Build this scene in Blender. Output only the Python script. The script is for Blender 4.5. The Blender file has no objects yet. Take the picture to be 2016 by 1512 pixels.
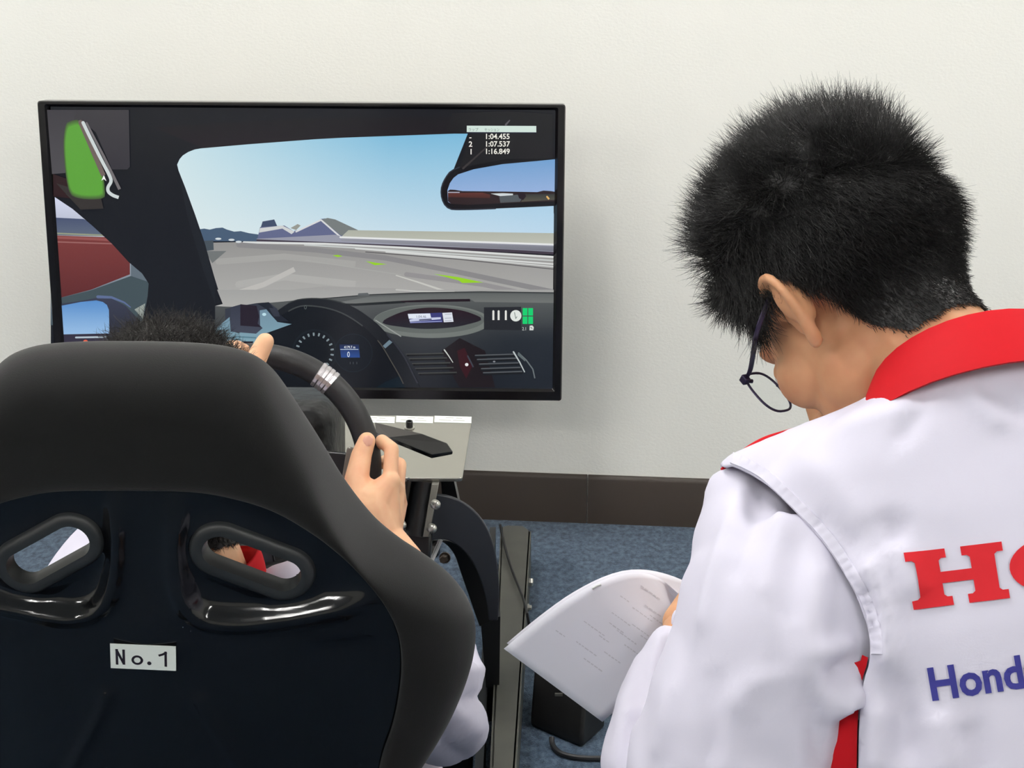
import bpy, bmesh, math, random
import numpy as np
from mathutils import Vector, Matrix, noise
from mathutils.bvhtree import BVHTree
from mathutils.geometry import tessellate_polygon

random.seed(7); RNG = np.random.default_rng(7)
scene = bpy.context.scene
COL = scene.collection
V = Vector

# ------------------------------------------------------------------ camera
FPX = 3028.0                                   # focal length in pixels of the 2016x1512 frame
CAM = V((0.0, 0.0, 1.127))
PITCH, ROLL = math.radians(14.27), math.radians(0.3)
_r0, _u0 = V((1, 0, 0)), V((0, math.sin(PITCH), math.cos(PITCH)))
FWD = V((0, math.cos(PITCH), -math.sin(PITCH)))
RGT = (_r0 * math.cos(ROLL) + _u0 * math.sin(ROLL)).normalized()
UPV = (_u0 * math.cos(ROLL) - _r0 * math.sin(ROLL)).normalized()
cd = bpy.data.cameras.new('camera'); cam = bpy.data.objects.new('camera', cd); COL.objects.link(cam)
cd.sensor_fit = 'HORIZONTAL'; cd.sensor_width = 36.0; cd.lens = FPX / 2016.0 * 36.0
cd.clip_start = 0.02; cd.clip_end = 60
cam.matrix_world = Matrix(((RGT.x, UPV.x, -FWD.x, CAM.x), (RGT.y, UPV.y, -FWD.y, CAM.y), (RGT.z, UPV.z, -FWD.z, CAM.z), (0, 0, 0, 1)))
scene.camera = cam

# ------------------------------------------------------------------ exposure, world
vs = scene.view_settings
vs.view_transform = 'Standard'; vs.look = 'None'; vs.exposure = 0.0; vs.gamma = 1.0; vs.use_curve_mapping = False
world = bpy.data.worlds.new('world'); scene.world = world; world.use_nodes = True
world.node_tree.nodes['Background'].inputs[0].default_value = (0.9, 0.95, 1.0, 1)
world.node_tree.nodes['Background'].inputs[1].default_value = 0.05
LAMP = 35.5                                      # brightness of the ceiling troffers

# ------------------------------------------------------------------ measuring: a pixel of the photograph seen at a real distance
def ray(u, v): return (FWD + RGT * ((u - 1008.0) / FPX) + UPV * ((756.0 - v) / FPX))
def at(u, v, y):
    d = ray(u, v); return CAM + d * ((y - CAM.y) / d.y)
def atz(u, v, z):
    d = ray(u, v); return CAM + d * ((z - CAM.z) / d.z)
def on_plane(u, v, p, n):
    d = ray(u, v); return CAM + d * ((p - CAM).dot(n) / d.dot(n))
def proj(p):
    q = V(p) - CAM; z = q.dot(FWD); return (1008 + FPX * q.dot(RGT) / z, 756 - FPX * q.dot(UPV) / z)
def lin(c):
    c = c / 255.0; return c / 12.92 if c <= 0.04045 else ((c + 0.055) / 1.055) ** 2.4
def rgb(r, g, b): return (lin(r), lin(g), lin(b), 1.0)

# ------------------------------------------------------------------ objects
def link(name, me, parent=None, mat=None, smooth=True):
    o = bpy.data.objects.new(name, me); COL.objects.link(o)
    if parent is not None: o.parent = parent
    if mat is not None:
        for m in (mat if isinstance(mat, (list, tuple)) else [mat]): me.materials.append(m)
    if smooth and len(me.polygons): me.polygons.foreach_set('use_smooth', [True] * len(me.polygons))
    return o
def empty(name, loc, label, cat, group=None):
    o = bpy.data.objects.new(name, None); COL.objects.link(o); o.location = loc; o.empty_display_size = 0.05
    tag(o, label, cat, group); return o
def tag(o, label=None, cat=None, group=None, kind=None):
    if label: o['label'] = label
    if cat: o['category'] = cat
    if group: o['group'] = group
    if kind: o['kind'] = kind
    return o
class MB:
    """collects world-space geometry; build() links it as one mesh object (child meshes are shifted into their thing's space)"""
    def __init__(s): s.v, s.f, s.mi = [], [], []
    def add(s, vs_, fs, mi=0):
        o = len(s.v); s.v += [V(p) for p in vs_]; s.f += [tuple(i + o for i in f) for f in fs]; s.mi += [mi] * len(fs); return s
    def loft(s, rings, closed=True, cap=True, loop=False, mi=0):
        n = len(rings[0]); o = len(s.v); vs_ = [p for r in rings for p in r]; fs = []; m = len(rings)
        for i in range(m if loop else m - 1):
            a, b = i * n, ((i + 1) % m) * n
            for j in range(n if closed else n - 1):
                k = (j + 1) % n; fs.append((a + j, a + k, b + k, b + j))
        if cap and not loop:
            fs.append(tuple(range(n - 1, -1, -1))); fs.append(tuple((m - 1) * n + j for j in range(n)))
        return s.add(vs_, fs, mi)
    def tube(s, pts, rad, seg=12, loop=False, cap=True, flat=None, mi=0):
        pts = [V(p) for p in pts]; n = len(pts)
        rad = list(rad) if isinstance(rad, (list, tuple)) else [rad] * n
        rings = []; up = None
        for i in range(n):
            if loop: t = pts[(i + 1) % n] - pts[i - 1]
            else: t = pts[min(i + 1, n - 1)] - pts[max(i - 1, 0)]
            t.normalize()
            if up is None:
                up = V((0, 0, 1)) if abs(t.z) < 0.9 else V((1, 0, 0))
                if flat is not None: up = V(flat)
            x = t.cross(up)
            if x.length < 1e-6: x = t.orthogonal()
            x.normalize(); y = x.cross(t).normalized()
            if flat is None: up = y
            r = rad[i]; rx, ry = (r if isinstance(r, (tuple, list)) else (r, r))
            rings.append([pts[i] + x * (rx * math.cos(a)) + y * (ry * math.sin(a)) for a in [2 * math.pi * k / seg for k in range(seg)]])
        return s.loft(rings, True, cap, loop, mi)
    def box(s, c, sx, sy, sz, rot=None, mi=0):
        c = V(c); R = rot or Matrix.Identity(3); vs_ = []
        for i in range(8):
            p = V(((i & 1) - .5, ((i >> 1) & 1) - .5, ((i >> 2) & 1) - .5)); vs_.append(c + R @ V((p.x * sx, p.y * sy, p.z * sz)))
        return s.add(vs_, [(0, 2, 3, 1), (4, 5, 7, 6), (0, 1, 5, 4), (2, 6, 7, 3), (0, 4, 6, 2), (1, 3, 7, 5)], mi)
    def prism(s, poly, ext, mi=0):
        """poly: list of world points (planar outline), ext: extrusion vector"""
        n = len(poly); ext = V(ext); a = [V(p) for p in poly]; b = [p + ext for p in a]
        fs = [(j, (j + 1) % n, n + (j + 1) % n, n + j) for j in range(n)]
        fs += [tuple(range(n - 1, -1, -1)), tuple(n + j for j in range(n))]
        return s.add(a + b, fs, mi)
    def sphere(s, c, r, seg=14, rings=8, R=None, mi=0):
        c = V(c); r3 = r if isinstance(r, (tuple, list)) else (r, r, r); R = R or Matrix.Identity(3)
        vs_ = [c + R @ V((0, 0, r3[2]))]; fs = []
        for i in range(1, rings):
            th = math.pi * i / rings
            for j in range(seg):
                ph = 2 * math.pi * j / seg
                vs_.append(c + R @ V((r3[0] * math.sin(th) * math.cos(ph), r3[1] * math.sin(th) * math.sin(ph), r3[2] * math.cos(th))))
        vs_.append(c + R @ V((0, 0, -r3[2]))); L = len(vs_) - 1
        for j in range(seg): fs.append((0, 1 + j, 1 + (j + 1) % seg))
        for i in range(rings - 2):
            for j in range(seg):
                a, b = 1 + i * seg, 1 + (i + 1) * seg; k = (j + 1) % seg
                fs.append((a + j, b + j, b + k, a + k))
        a = 1 + (rings - 2) * seg
        for j in range(seg): fs.append((a + (j + 1) % seg, a + j, L))
        return s.add(vs_, fs, mi)
    def mesh(s, off=V((0, 0, 0)), fixn=True):
        me = bpy.data.meshes.new('m'); me.from_pydata([p - off for p in s.v], [], s.f)
        if any(s.mi): me.polygons.foreach_set('material_index', s.mi)
        if fixn:
            bm = bmesh.new(); bm.from_mesh(me); bmesh.ops.recalc_face_normals(bm, faces=bm.faces); bm.to_mesh(me); bm.free()
        me.update(); return me
    def build(s, name, mat, parent=None, smooth=True, bevel=0, fixn=True, edge=None, subsurf=0):
        off = V((0, 0, 0)); q = parent
        while q is not None: off += q.location; q = q.parent
        o = link(name, s.mesh(off, fixn), parent, mat, smooth)
        if bevel:
            b = o.modifiers.new('bevel', 'BEVEL'); b.width = bevel; b.segments = 2; b.limit_method = 'ANGLE'; b.angle_limit = math.radians(40); b.harden_normals = False
        if subsurf:
            b = o.modifiers.new('subd', 'SUBSURF'); b.levels = subsurf; b.render_levels = subsurf
        if smooth and not subsurf: o.data.set_sharp_from_angle(angle=math.radians(edge or 38))
        return o
def capsule(mb, a, b, ra, rb, seg=14, n=5):
    """tapered capsule"""
    a, b = V(a), V(b); t = (b - a); L = t.length; t = t.normalized(); x = t.orthogonal().normalized(); y = t.cross(x)
    prof = [(-ra * math.cos(math.pi / 2 * i / n), ra * math.sin(math.pi / 2 * i / n)) for i in range(n)]
    prof = [(-ra * 0.999, ra * 0.06)] + prof[1:] + [(0, ra), (L, rb)] + [(L + rb * math.sin(math.pi / 2 * i / n), rb * math.cos(math.pi / 2 * i / n)) for i in range(1, n)] + [(L + rb * .999, rb * 0.06)]
    mb.loft([[a + t * h + (x * math.cos(p) + y * math.sin(p)) * r for p in [2 * math.pi * k / seg for k in range(seg)]] for h, r in prof])
def chain(mb, pts, rad):
    for i in range(len(pts) - 1): capsule(mb, pts[i], pts[i + 1], rad[i], rad[i + 1])
def union(mb, voxel, smooth=4, factor=0.5):
    """one continuous surface around overlapping volumes: (verts Nx3, faces)"""
    me = mb.mesh(); o = bpy.data.objects.new('tmp_union', me); COL.objects.link(o)
    m = o.modifiers.new('r', 'REMESH'); m.mode = 'VOXEL'; m.voxel_size = voxel; m.adaptivity = 0.0
    if smooth:
        k = o.modifiers.new('s', 'SMOOTH'); k.factor = factor; k.iterations = smooth
    dg = bpy.context.evaluated_depsgraph_get(); ev = o.evaluated_get(dg); r = bpy.data.meshes.new_from_object(ev)
    n = len(r.vertices); co = np.empty(n * 3, np.float32); r.vertices.foreach_get('co', co)
    fs = [tuple(p.vertices) for p in r.polygons]
    bpy.data.objects.remove(o); bpy.data.meshes.remove(me); bpy.data.meshes.remove(r)
    return co.reshape(-1, 3).astype(np.float64), fs
def mesh_np(co, fs, off=(0, 0, 0)):
    me = bpy.data.meshes.new('m'); me.from_pydata((np.asarray(co) - np.array(off)).tolist(), [], fs); me.update(); return me
def vnormals(co, fs):
    me = mesh_np(co, fs); n = np.empty(len(me.vertices) * 3, np.float32); me.vertices.foreach_get('normal', n); bpy.data.meshes.remove(me)
    return n.reshape(-1, 3).astype(np.float64)
RN, UN, FN, CN = (np.array(a) for a in (RGT, UPV, FWD, CAM))
def projnp(co):
    q = co - CN; z = q @ FN; return np.stack([1008 + FPX * (q @ RN) / z, 756 - FPX * (q @ UN) / z], 1)
def dpoly(P, line):
    """distance of 2D points to a polyline, and the parameter 0..1 along it"""
    line = np.array(line, float); best = np.full(len(P), 1e9); par = np.zeros(len(P)); m = len(line) - 1
    for i in range(m):
        a, b = line[i], line[i + 1]; ab = b - a; t = np.clip(((P - a) @ ab) / max(ab @ ab, 1e-12), 0, 1)
        d = np.linalg.norm(P - (a + t[:, None] * ab), axis=1); k = d < best; best[k] = d[k]; par[k] = (i + t[k]) / m
    return best, par
def inpoly(P, poly):
    poly = np.array(poly, float); x, y = P[:, 0], P[:, 1]; ins = np.zeros(len(P), bool); n = len(poly); j = n - 1
    for i in range(n):
        xi, yi = poly[i]; xj, yj = poly[j]
        with np.errstate(divide='ignore', invalid='ignore'):
            c = ((yi > y) != (yj > y)) & (x < (xj - xi) * (y - yi) / (yj - yi + 1e-30) + xi)
        ins ^= c; j = i
    return ins
def smooth_line(pts, n, closed=False):
    """Catmull-Rom through pts, resampled evenly to n points (any dimension)"""
    P = np.array(pts, float); m = len(P); out = []
    segs = m if closed else m - 1
    for i in range(segs):
        if closed: p0, p1, p2, p3 = P[i - 1], P[i], P[(i + 1) % m], P[(i + 2) % m]
        else: p0, p1, p2, p3 = P[max(i - 1, 0)], P[i], P[i + 1], P[min(i + 2, m - 1)]
        for t in np.linspace(0, 1, 12, endpoint=False):
            out.append(.5 * (2 * p1 + (p2 - p0) * t + (2 * p0 - 5 * p1 + 4 * p2 - p3) * t * t + (3 * p1 - p0 - 3 * p2 + p3) * t ** 3))
    out.append(P[0] if closed else P[-1]); out = np.array(out)
    s = np.concatenate([[0], np.cumsum(np.linalg.norm(np.diff(out, axis=0), axis=1))])
    q = np.linspace(0, s[-1], n + 1 if closed else n)
    r = np.stack([np.interp(q, s, out[:, k]) for k in range(out.shape[1])], 1)
    return r[:-1] if closed else r

# ------------------------------------------------------------------ materials
def new_mat(name):
    m = bpy.data.materials.new(name); m.use_nodes = True; nt = m.node_tree; return m, nt, nt.nodes['Principled BSDF']
def mat(name, col, rough=0.5, metal=0.0, spec=0.5, coat=0.0, coat_rough=0.05, bump=None, var=None, sheen=0.0, sss=0.0, trans=0.0, ior=1.45):
    """col: (r,g,b) sRGB 0-255.  bump: (scale, strength, detail, distance).  var: (scale, second colour, low, high)"""
    m, nt, b = new_mat(name); c = rgb(*col); b.inputs['Base Color'].default_value = c
    b.inputs['Roughness'].default_value = rough; b.inputs['Metallic'].default_value = metal
    b.inputs['Specular IOR Level'].default_value = spec; b.inputs['Coat Weight'].default_value = coat
    b.inputs['Coat Roughness'].default_value = coat_rough; b.inputs['Sheen Weight'].default_value = sheen
    b.inputs['Transmission Weight'].default_value = trans; b.inputs['IOR'].default_value = ior
    if sss:
        b.inputs['Subsurface Weight'].default_value = sss; b.inputs['Subsurface Radius'].default_value = (1, .35, .2); b.inputs['Subsurface Scale'].default_value = 0.006
    tc = nt.nodes.new('ShaderNodeTexCoord')
    if var:
        n = nt.nodes.new('ShaderNodeTexNoise'); n.inputs['Scale'].default_value = var[0]; n.inputs['Detail'].default_value = 5
        r = nt.nodes.new('ShaderNodeValToRGB'); r.color_ramp.elements[0].position = var[2]; r.color_ramp.elements[1].position = var[3]
        r.color_ramp.elements[0].color = c; r.color_ramp.elements[1].color = rgb(*var[1])
        nt.links.new(tc.outputs['Object'], n.inputs['Vector']); nt.links.new(n.outputs['Fac'], r.inputs[0]); nt.links.new(r.outputs[0], b.inputs['Base Color'])
    if bump:
        n = nt.nodes.new('ShaderNodeTexNoise'); n.inputs['Scale'].default_value = bump[0]; n.inputs['Detail'].default_value = bump[2] if len(bump) > 2 else 2
        k = nt.nodes.new('ShaderNodeBump'); k.inputs['Strength'].default_value = bump[1]; k.inputs['Distance'].default_value = bump[3] if len(bump) > 3 else 0.001
        nt.links.new(tc.outputs['Object'], n.inputs['Vector']); nt.links.new(n.outputs['Fac'], k.inputs['Height']); nt.links.new(k.outputs[0], b.inputs['Normal'])
    return m
def emit_mat(name, col, strength):
    m, nt, b = new_mat(name); b.inputs['Base Color'].default_value = (0.02, 0.02, 0.02, 1)
    b.inputs['Emission Color'].default_value = rgb(*col); b.inputs['Emission Strength'].default_value = strength; return m
M = {}
# ------------------------------------------------------------------ the room (turned a few degrees against the rig)
PSI = math.radians(5.7)
WB = atz(1008, 1022.0, 0.0)                      # foot of the back wall straight ahead
ux, uy = V((math.cos(PSI), -math.sin(PSI), 0)), V((math.sin(PSI), math.cos(PSI), 0))   # along the wall, into the wall
def room(a, b, z): return V((WB.x, WB.y, 0)) + ux * a + uy * b + V((0, 0, z))
RX0, RX1, RY0, RH = -4.2, 3.6, -7.0, 2.6
def slab(name, a0, a1, b0, b1, z0, z1, m, kind='structure', sub=None):
    o = MB().add([room(a, b, z) for z in (z0, z1) for a, b in ((a0, b0), (a1, b0), (a1, b1), (a0, b1))],
                 [(3, 2, 1, 0), (4, 5, 6, 7), (0, 1, 5, 4), (1, 2, 6, 5), (2, 3, 7, 6), (3, 0, 4, 7)]).build(name, m, smooth=False)
    return tag(o, kind=kind)
# wallpaper: off-white with a fine embossed weave
m, nt, b = new_mat('wallpaper'); b.inputs['Roughness'].default_value = .85; b.inputs['Specular IOR Level'].default_value = .25
tc = nt.nodes.new('ShaderNodeTexCoord'); mp = nt.nodes.new('ShaderNodeMapping'); mp.inputs['Scale'].default_value = (1, 1, 1.5)
n1 = nt.nodes.new('ShaderNodeTexNoise'); n1.inputs['Scale'].default_value = 150; n1.inputs['Detail'].default_value = 4; n1.inputs['Roughness'].default_value = .6
n2 = nt.nodes.new('ShaderNodeTexNoise'); n2.inputs['Scale'].default_value = 1.3; n2.inputs['Detail'].default_value = 3
rp = nt.nodes.new('ShaderNodeValToRGB'); rp.color_ramp.elements[0].color = rgb(234, 233, 226); rp.color_ramp.elements[1].color = rgb(240, 239, 233)
bp = nt.nodes.new('ShaderNodeBump'); bp.inputs['Strength'].default_value = .38; bp.inputs['Distance'].default_value = .0015
nt.links.new(tc.outputs['Object'], mp.inputs[0]); nt.links.new(mp.outputs[0], n1.inputs['Vector']); nt.links.new(tc.outputs['Object'], n2.inputs['Vector'])
nt.links.new(n2.outputs['Fac'], rp.inputs[0]); nt.links.new(rp.outputs[0], b.inputs['Base Color']); nt.links.new(n1.outputs['Fac'], bp.inputs['Height']); nt.links.new(bp.outputs[0], b.inputs['Normal'])
M['wall'] = m
# carpet: mottled blue loop pile
m, nt, b = new_mat('carpet'); b.inputs['Roughness'].default_value = .95; b.inputs['Specular IOR Level'].default_value = .1; b.inputs['Sheen Weight'].default_value = .15
tc = nt.nodes.new('ShaderNodeTexCoord')
mp = nt.nodes.new('ShaderNodeMapping'); mp.inputs['Scale'].default_value = (1, .62, 1)
n1 = nt.nodes.new('ShaderNodeTexNoise'); n1.inputs['Scale'].default_value = 85; n1.inputs['Detail'].default_value = 4; n1.inputs['Roughness'].default_value = .65
n2 = nt.nodes.new('ShaderNodeTexNoise'); n2.inputs['Scale'].default_value = 420; n2.inputs['Detail'].default_value = 2
rp = nt.nodes.new('ShaderNodeValToRGB'); e = rp.color_ramp.elements
e[0].position = .33; e[0].color = rgb(38, 52, 68); e[1].position = .68; e[1].color = rgb(88, 105, 122)
k = e.new(.5); k.color = rgb(62, 80, 99)
bp = nt.nodes.new('ShaderNodeBump'); bp.inputs['Strength'].default_value = .7; bp.inputs['Distance'].default_value = .004
nt.links.new(tc.outputs['Object'], mp.inputs[0]); nt.links.new(mp.outputs[0], n1.inputs['Vector']); nt.links.new(tc.outputs['Object'], n2.inputs['Vector'])
nt.links.new(n1.outputs['Fac'], rp.inputs[0]); nt.links.new(rp.outputs[0], b.inputs['Base Color']); nt.links.new(n2.outputs['Fac'], bp.inputs['Height']); nt.links.new(bp.outputs[0], b.inputs['Normal'])
M['carpet'] = m
M['skirting'] = mat('vinyl_skirting', (58, 50, 44), .45, bump=(200, .05))
M['ceiling'] = mat('ceiling_board', (238, 238, 234), .9, bump=(90, .3))
M['dark'] = mat('dark_metal', (26, 26, 28), .4)
slab('floor', RX0, RX1, RY0, .1, -.05, 0, M['carpet'])
slab('ceiling', RX0, RX1, RY0, .1, RH, RH + .05, M['ceiling'])
slab('wall_back', RX0, RX1, 0, .1, 0, RH, M['wall'])
slab('wall_left', RX0 - .1, RX0, RY0, .1, 0, RH, M['wall'])
slab('wall_right', RX1, RX1 + .1, RY0, .1, 0, RH, M['wall'])
slab('wall_front', RX0, RX1, RY0 - .1, RY0, 0, RH, M['wall'])
# baseboard: two lengths of vinyl meeting in a butt joint
BBH = (lambda p: p.z)(on_plane(1155, 936, room(0, -.008, 0), uy))
ja = (on_plane(1156, 985, room(0, -.008, 0), uy) - V((WB.x, WB.y, 0))).dot(ux)
bbp = empty('baseboard_back', (0, 0, 0), None, None); bbp['kind'] = 'structure'
for a0, a1 in ((RX0, ja - .0012), (ja + .0012, RX1)):
    prof = [(0, 0), (-.009, 0), (-.0085, BBH - .01), (-.006, BBH - .002), (-.003, BBH), (0, BBH)]
    MB().loft([[room(a, q, z) for q, z in prof] for a in (a0, a1)]).build('skirting_strip', M['skirting'], bbp, edge=60)
for nm, a0, a1, b0, b1 in (('baseboard_left', RX0, RX0 + .009, RY0, -.01), ('baseboard_right', RX1 - .009, RX1, RY0, -.01), ('baseboard_front', RX0 + .01, RX1 - .01, RY0, RY0 + .009)):
    slab(nm, a0, a1, b0, b1, 0, BBH, M['skirting'])
# ceiling troffers with twin tubes: the light of the room
M['tube'] = emit_mat('fluorescent_tube', (255, 253, 250), LAMP * 4.3)
M['diffuser'] = mat('white_reflector', (240, 240, 238), .35)
M['white_metal'] = mat('white_enamel', (235, 235, 232), .4)
k = 0
for a in (-2.7, -.4, 1.9):
    for b_ in (-1.55, -4.6):
        c = room(a, b_, RH)
        nth = {-1.55: 'in the row nearest the back wall', -4.6: 'in the row farther from the back wall'}[b_]
        col = {-2.7: 'left', -.4: 'middle', 1.9: 'right'}[a]
        t = empty('ceiling_light', c, 'white recessed ceiling light %s, %s column' % (nth, col), 'ceiling light', 'ceiling lights')
        h = MB()
        for da, wa in ((-.16, .012), (.16, .012)): h.add([room(a + da + s * wa / 2, b_ + y, RH - z) for z in (0, .03) for s, y in ((-1, -.62), (1, -.62), (1, .62), (-1, .62))], [(0, 1, 2, 3), (7, 6, 5, 4), (0, 4, 5, 1), (1, 5, 6, 2), (2, 6, 7, 3), (3, 7, 4, 0)])
        for db in (-.62, .62): h.add([room(a + s * .166, b_ + db + y * .006, RH - z) for z in (0, .03) for s, y in ((-1, -1), (1, -1), (1, 1), (-1, 1))], [(0, 1, 2, 3), (7, 6, 5, 4), (0, 4, 5, 1), (1, 5, 6, 2), (2, 6, 7, 3), (3, 7, 4, 0)])
        h.build('frame', M['white_metal'], t, smooth=False)
        MB().add([room(a + s * .152, b_ + y * .61, RH - .012) for s, y in ((-1, -1), (1, -1), (1, 1), (-1, 1))], [(3, 2, 1, 0)]).build('reflector', M['diffuser'], t, smooth=False, fixn=False)
        for s in (-1, 1):
            MB().tube([room(a + s * .075, b_ - .58, RH - .024), room(a + s * .075, b_ + .58, RH - .024)], .0125, 10).build('tube', M['tube'], t)
# ------------------------------------------------------------------ television
M['tv_gloss'] = mat('tv_gloss_black', (16, 14, 16), .12, spec=.5)
M['tv_back'] = mat('tv_back_black', (22, 22, 24), .5, bump=(300, .1))
M['tv_edge'] = mat('tv_edge', (34, 24, 30), .25)
TVY = 2.99
TVO = at(603, 494, TVY); YAW = math.radians(1.2)
tvx, tvn = V((math.cos(YAW), -math.sin(YAW), 0)), V((math.sin(YAW), math.cos(YAW), 0)); tvz = V((0, 0, 1))
def tvp(u, v, h=0.0):                           # a point of the picture plane of the set, h metres in front of the glass
    p = on_plane(u, v, TVO, tvn); return p - tvn * h
_tl, _tr, _br = tvp(74.5, 198), tvp(1112, 205), tvp(1107, 788)
zt, zb = (_tl.z + _tr.z) / 2, _br.z
xl, xr = (_tl - TVO).dot(tvx), ((_tr - TVO).dot(tvx) + (_br - TVO).dot(tvx)) / 2
def tvl(x, z, h=0.0): return V((TVO.x, TVO.y, 0)) + tvx * x + V((0, 0, z)) - tvn * h
tv = empty('television', tvl((xl + xr) / 2, 0, -.02), 'wide black flat screen showing a car cockpit, in front of the white wall', 'television')
def rrect(x0, x1, z0, z1, r, h, n=4):
    out = []
    for cx, cz, a0 in ((x1 - r, z1 - r, 0), (x0 + r, z1 - r, 90), (x0 + r, z0 + r, 180), (x1 - r, z0 + r, 270)):
        for i in range(n + 1):
            a = math.radians(a0 + 90 * i / n); out.append(tvl(cx + r * math.cos(a), cz + r * math.sin(a), h))
    return out
BZ = .0085                                      # bezel proud of the glass
sx0, sx1 = (tvp(108, 380) - TVO).dot(tvx), (tvp(1091, 380) - TVO).dot(tvx)
sz1, sz0 = tvp(600, 214).z, tvp(900, 762).z
# bezel: bevelled picture-frame ring
rings = [rrect(xl, xr, zb, zt, .006, -.03), rrect(xl, xr, zb, zt, .006, BZ - .004), rrect(xl + .002, xr - .002, zb + .002, zt - .002, .006, BZ),
         rrect(sx0 - .006, sx1 + .006, sz0 - .006, sz1 + .006, .004, BZ), rrect(sx0, sx1, sz0, sz1, .002, .0005), rrect(sx0, sx1, sz0, sz1, .002, -.004)]
MB().loft(rings, True, False).build('bezel', M['tv_gloss'], tv, edge=25)
MB().loft([rrect(xl + .003, xr - .003, zb + .003, zt - .003, .006, -.029), rrect(xl + .012, xr - .012, zb + .012, zt - .012, .01, -.036), rrect(xl + .06, xr - .06, zb + .04, zt - .08, .02, -.06)]).build('back_housing', M['tv_back'], tv, edge=30)
# ---- screen picture: coloured shapes lying on the glass, given in photograph pixels and carried onto the set's own plane
class Pic:
    def __init__(s): s.v, s.f, s.c, s.h = [], [], [], 0.0
    def step(s): s.h += .00003
    def grid(s, u0, u1, v0, v1, fn, n=8, m=8):
        s.step(); o = len(s.v)
        for j in range(m + 1):
            for i in range(n + 1):
                a, b = i / n, j / m; s.v.append(tvp(u0 + (u1 - u0) * a, v0 + (v1 - v0) * b, s.h)); s.c.append(fn(a, b))
        for j in range(m):
            for i in range(n):
                k = o + j * (n + 1) + i; s.f.append((k, k + n + 1, k + n + 2, k + 1))
    def poly(s, pts, col, grad=None, keep=False):
        """grad: (col at top, col at bottom) by height"""
        if not keep: s.step()
        o = len(s.v); vs_ = [p[1] for p in pts]; a, b = min(vs_), max(vs_)
        tr = tessellate_polygon([[V((p[0], p[1], 0)) for p in pts]])
        for p in pts:
            s.v.append(tvp(p[0], p[1], s.h))
            if grad:
                t = (p[1] - a) / max(b - a, 1e-6); s.c.append(tuple(grad[0][i] * (1 - t) + grad[1][i] * t for i in range(3)))
            else: s.c.append(col)
        s.f += [tuple(o + i for i in t) for t in tr]
    def line(s, pts, w, col, w2=None):
        s.step(); P = np.array(pts, float); n = len(P)
        for i in range(n - 1):
            d = P[i + 1] - P[i]; d /= max(np.linalg.norm(d), 1e-9); q = np.array([-d[1], d[0]])
            wa = w + ((w2 if w2 is not None else w) - w) * i / max(n - 1, 1); wb = w + ((w2 if w2 is not None else w) - w) * (i + 1) / max(n - 1, 1)
            s.poly([P[i] + q * wa / 2, P[i + 1] + q * wb / 2, P[i + 1] - q * wb / 2, P[i] - q * wa / 2], col, keep=True)
            s.ell(P[i], wa / 2, wa / 2, col, 8, keep=True)
    def ell(s, c, rx, ry, col, n=28, keep=False, a0=0, a1=360, rot=0):
        if rx < .6: return
        pts = []
        for k in range(n):
            a = math.radians(a0 + (a1 - a0) * k / n); x, y = rx * math.cos(a), ry * math.sin(a); r = math.radians(rot)
            pts.append((c[0] + x * math.cos(r) - y * math.sin(r), c[1] + x * math.sin(r) + y * math.cos(r)))
        s.poly(pts, col, keep=keep)
    def build(s, name, m, parent):
        off = parent.location; me = bpy.data.meshes.new('m'); me.from_pydata([p - off for p in s.v], [], s.f)
        ca = me.color_attributes.new('picture', 'FLOAT_COLOR', 'POINT')
        arr = np.ones((len(s.v), 4), np.float32); cc = np.array(s.c, float) / 255
        arr[:, :3] = np.where(cc <= .04045, cc / 12.92, ((cc + .055) / 1.055) ** 2.4); ca.data.foreach_set('color', arr.ravel())
        bm = bmesh.new(); bm.from_mesh(me)
        bm.normal_update(); fl = [f for f in bm.faces if f.normal.dot(tvn) > 0]; bmesh.ops.reverse_faces(bm, faces=fl); bm.to_mesh(me); bm.free()
        return link(name, me, parent, m, smooth=False)
def mixc(a, b, t): return tuple(a[i] * (1 - t) + b[i] * t for i in range(3))
def bil(c00, c10, c01, c11): return lambda a, b: mixc(mixc(c00, c10, a), mixc(c01, c11, a), b)
P = Pic()
DK = (20, 24, 31)
P.grid(100, 1096, 208, 770, lambda a, b: (22, 24, 30), 2, 2)
# sky, mountains, buildings, track
def sky(a, b):
    top = mixc((196, 222, 230), (118, 182, 216), min(1, a * 1.7)); bot = mixc((220, 232, 232), (190, 215, 234), a)
    return mixc(top, bot, b ** .8)
P.grid(345, 1092, 258, 475, sky, 16, 12)
P.poly([(388, 475), (388, 452), (402, 450), (413, 452), (425, 449), (438, 448), (447, 452), (461, 456), (474, 455), (490, 459), (512, 462), (520, 475)], (72, 92, 116))
P.poly([(512, 452), (517, 436), (540, 432), (547, 448)], (66, 78, 104))
P.poly([(505, 478), (512, 447), (560, 444), (578, 455), (600, 449), (632, 431), (640, 430), (680, 455), (705, 456), (1091, 460), (1091, 478)], (98, 104, 138))
P.poly([(510, 458), (512, 449), (556, 444), (580, 456), (574, 461), (556, 450)], (206, 208, 208))
P.poly([(572, 449), (586, 441), (592, 444), (583, 453)], (150, 152, 145))
P.poly([(631, 433), (645, 429), (660, 432), (705, 453), (686, 458), (672, 464), (655, 450)], (118, 124, 124))
P.line([(583, 456), (632, 433), (671, 467)], 3.2, (215, 216, 218))
P.poly([(505, 470), (660, 462), (672, 465), (1091, 482), (1091, 500), (700, 483), (505, 478)], (150, 152, 166))
P.poly([(672, 466), (686, 453), (1091, 459), (1091, 481), (672, 468)], (178, 180, 168), grad=((172, 175, 163), (188, 190, 178)))
P.line([(670, 467), (1091, 481.5)], 3.6, (226, 228, 228))
P.poly([(672, 470), (1091, 485), (1091, 495), (672, 474)], (120, 122, 134), grad=((150, 152, 160), (112, 114, 126)))
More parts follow.
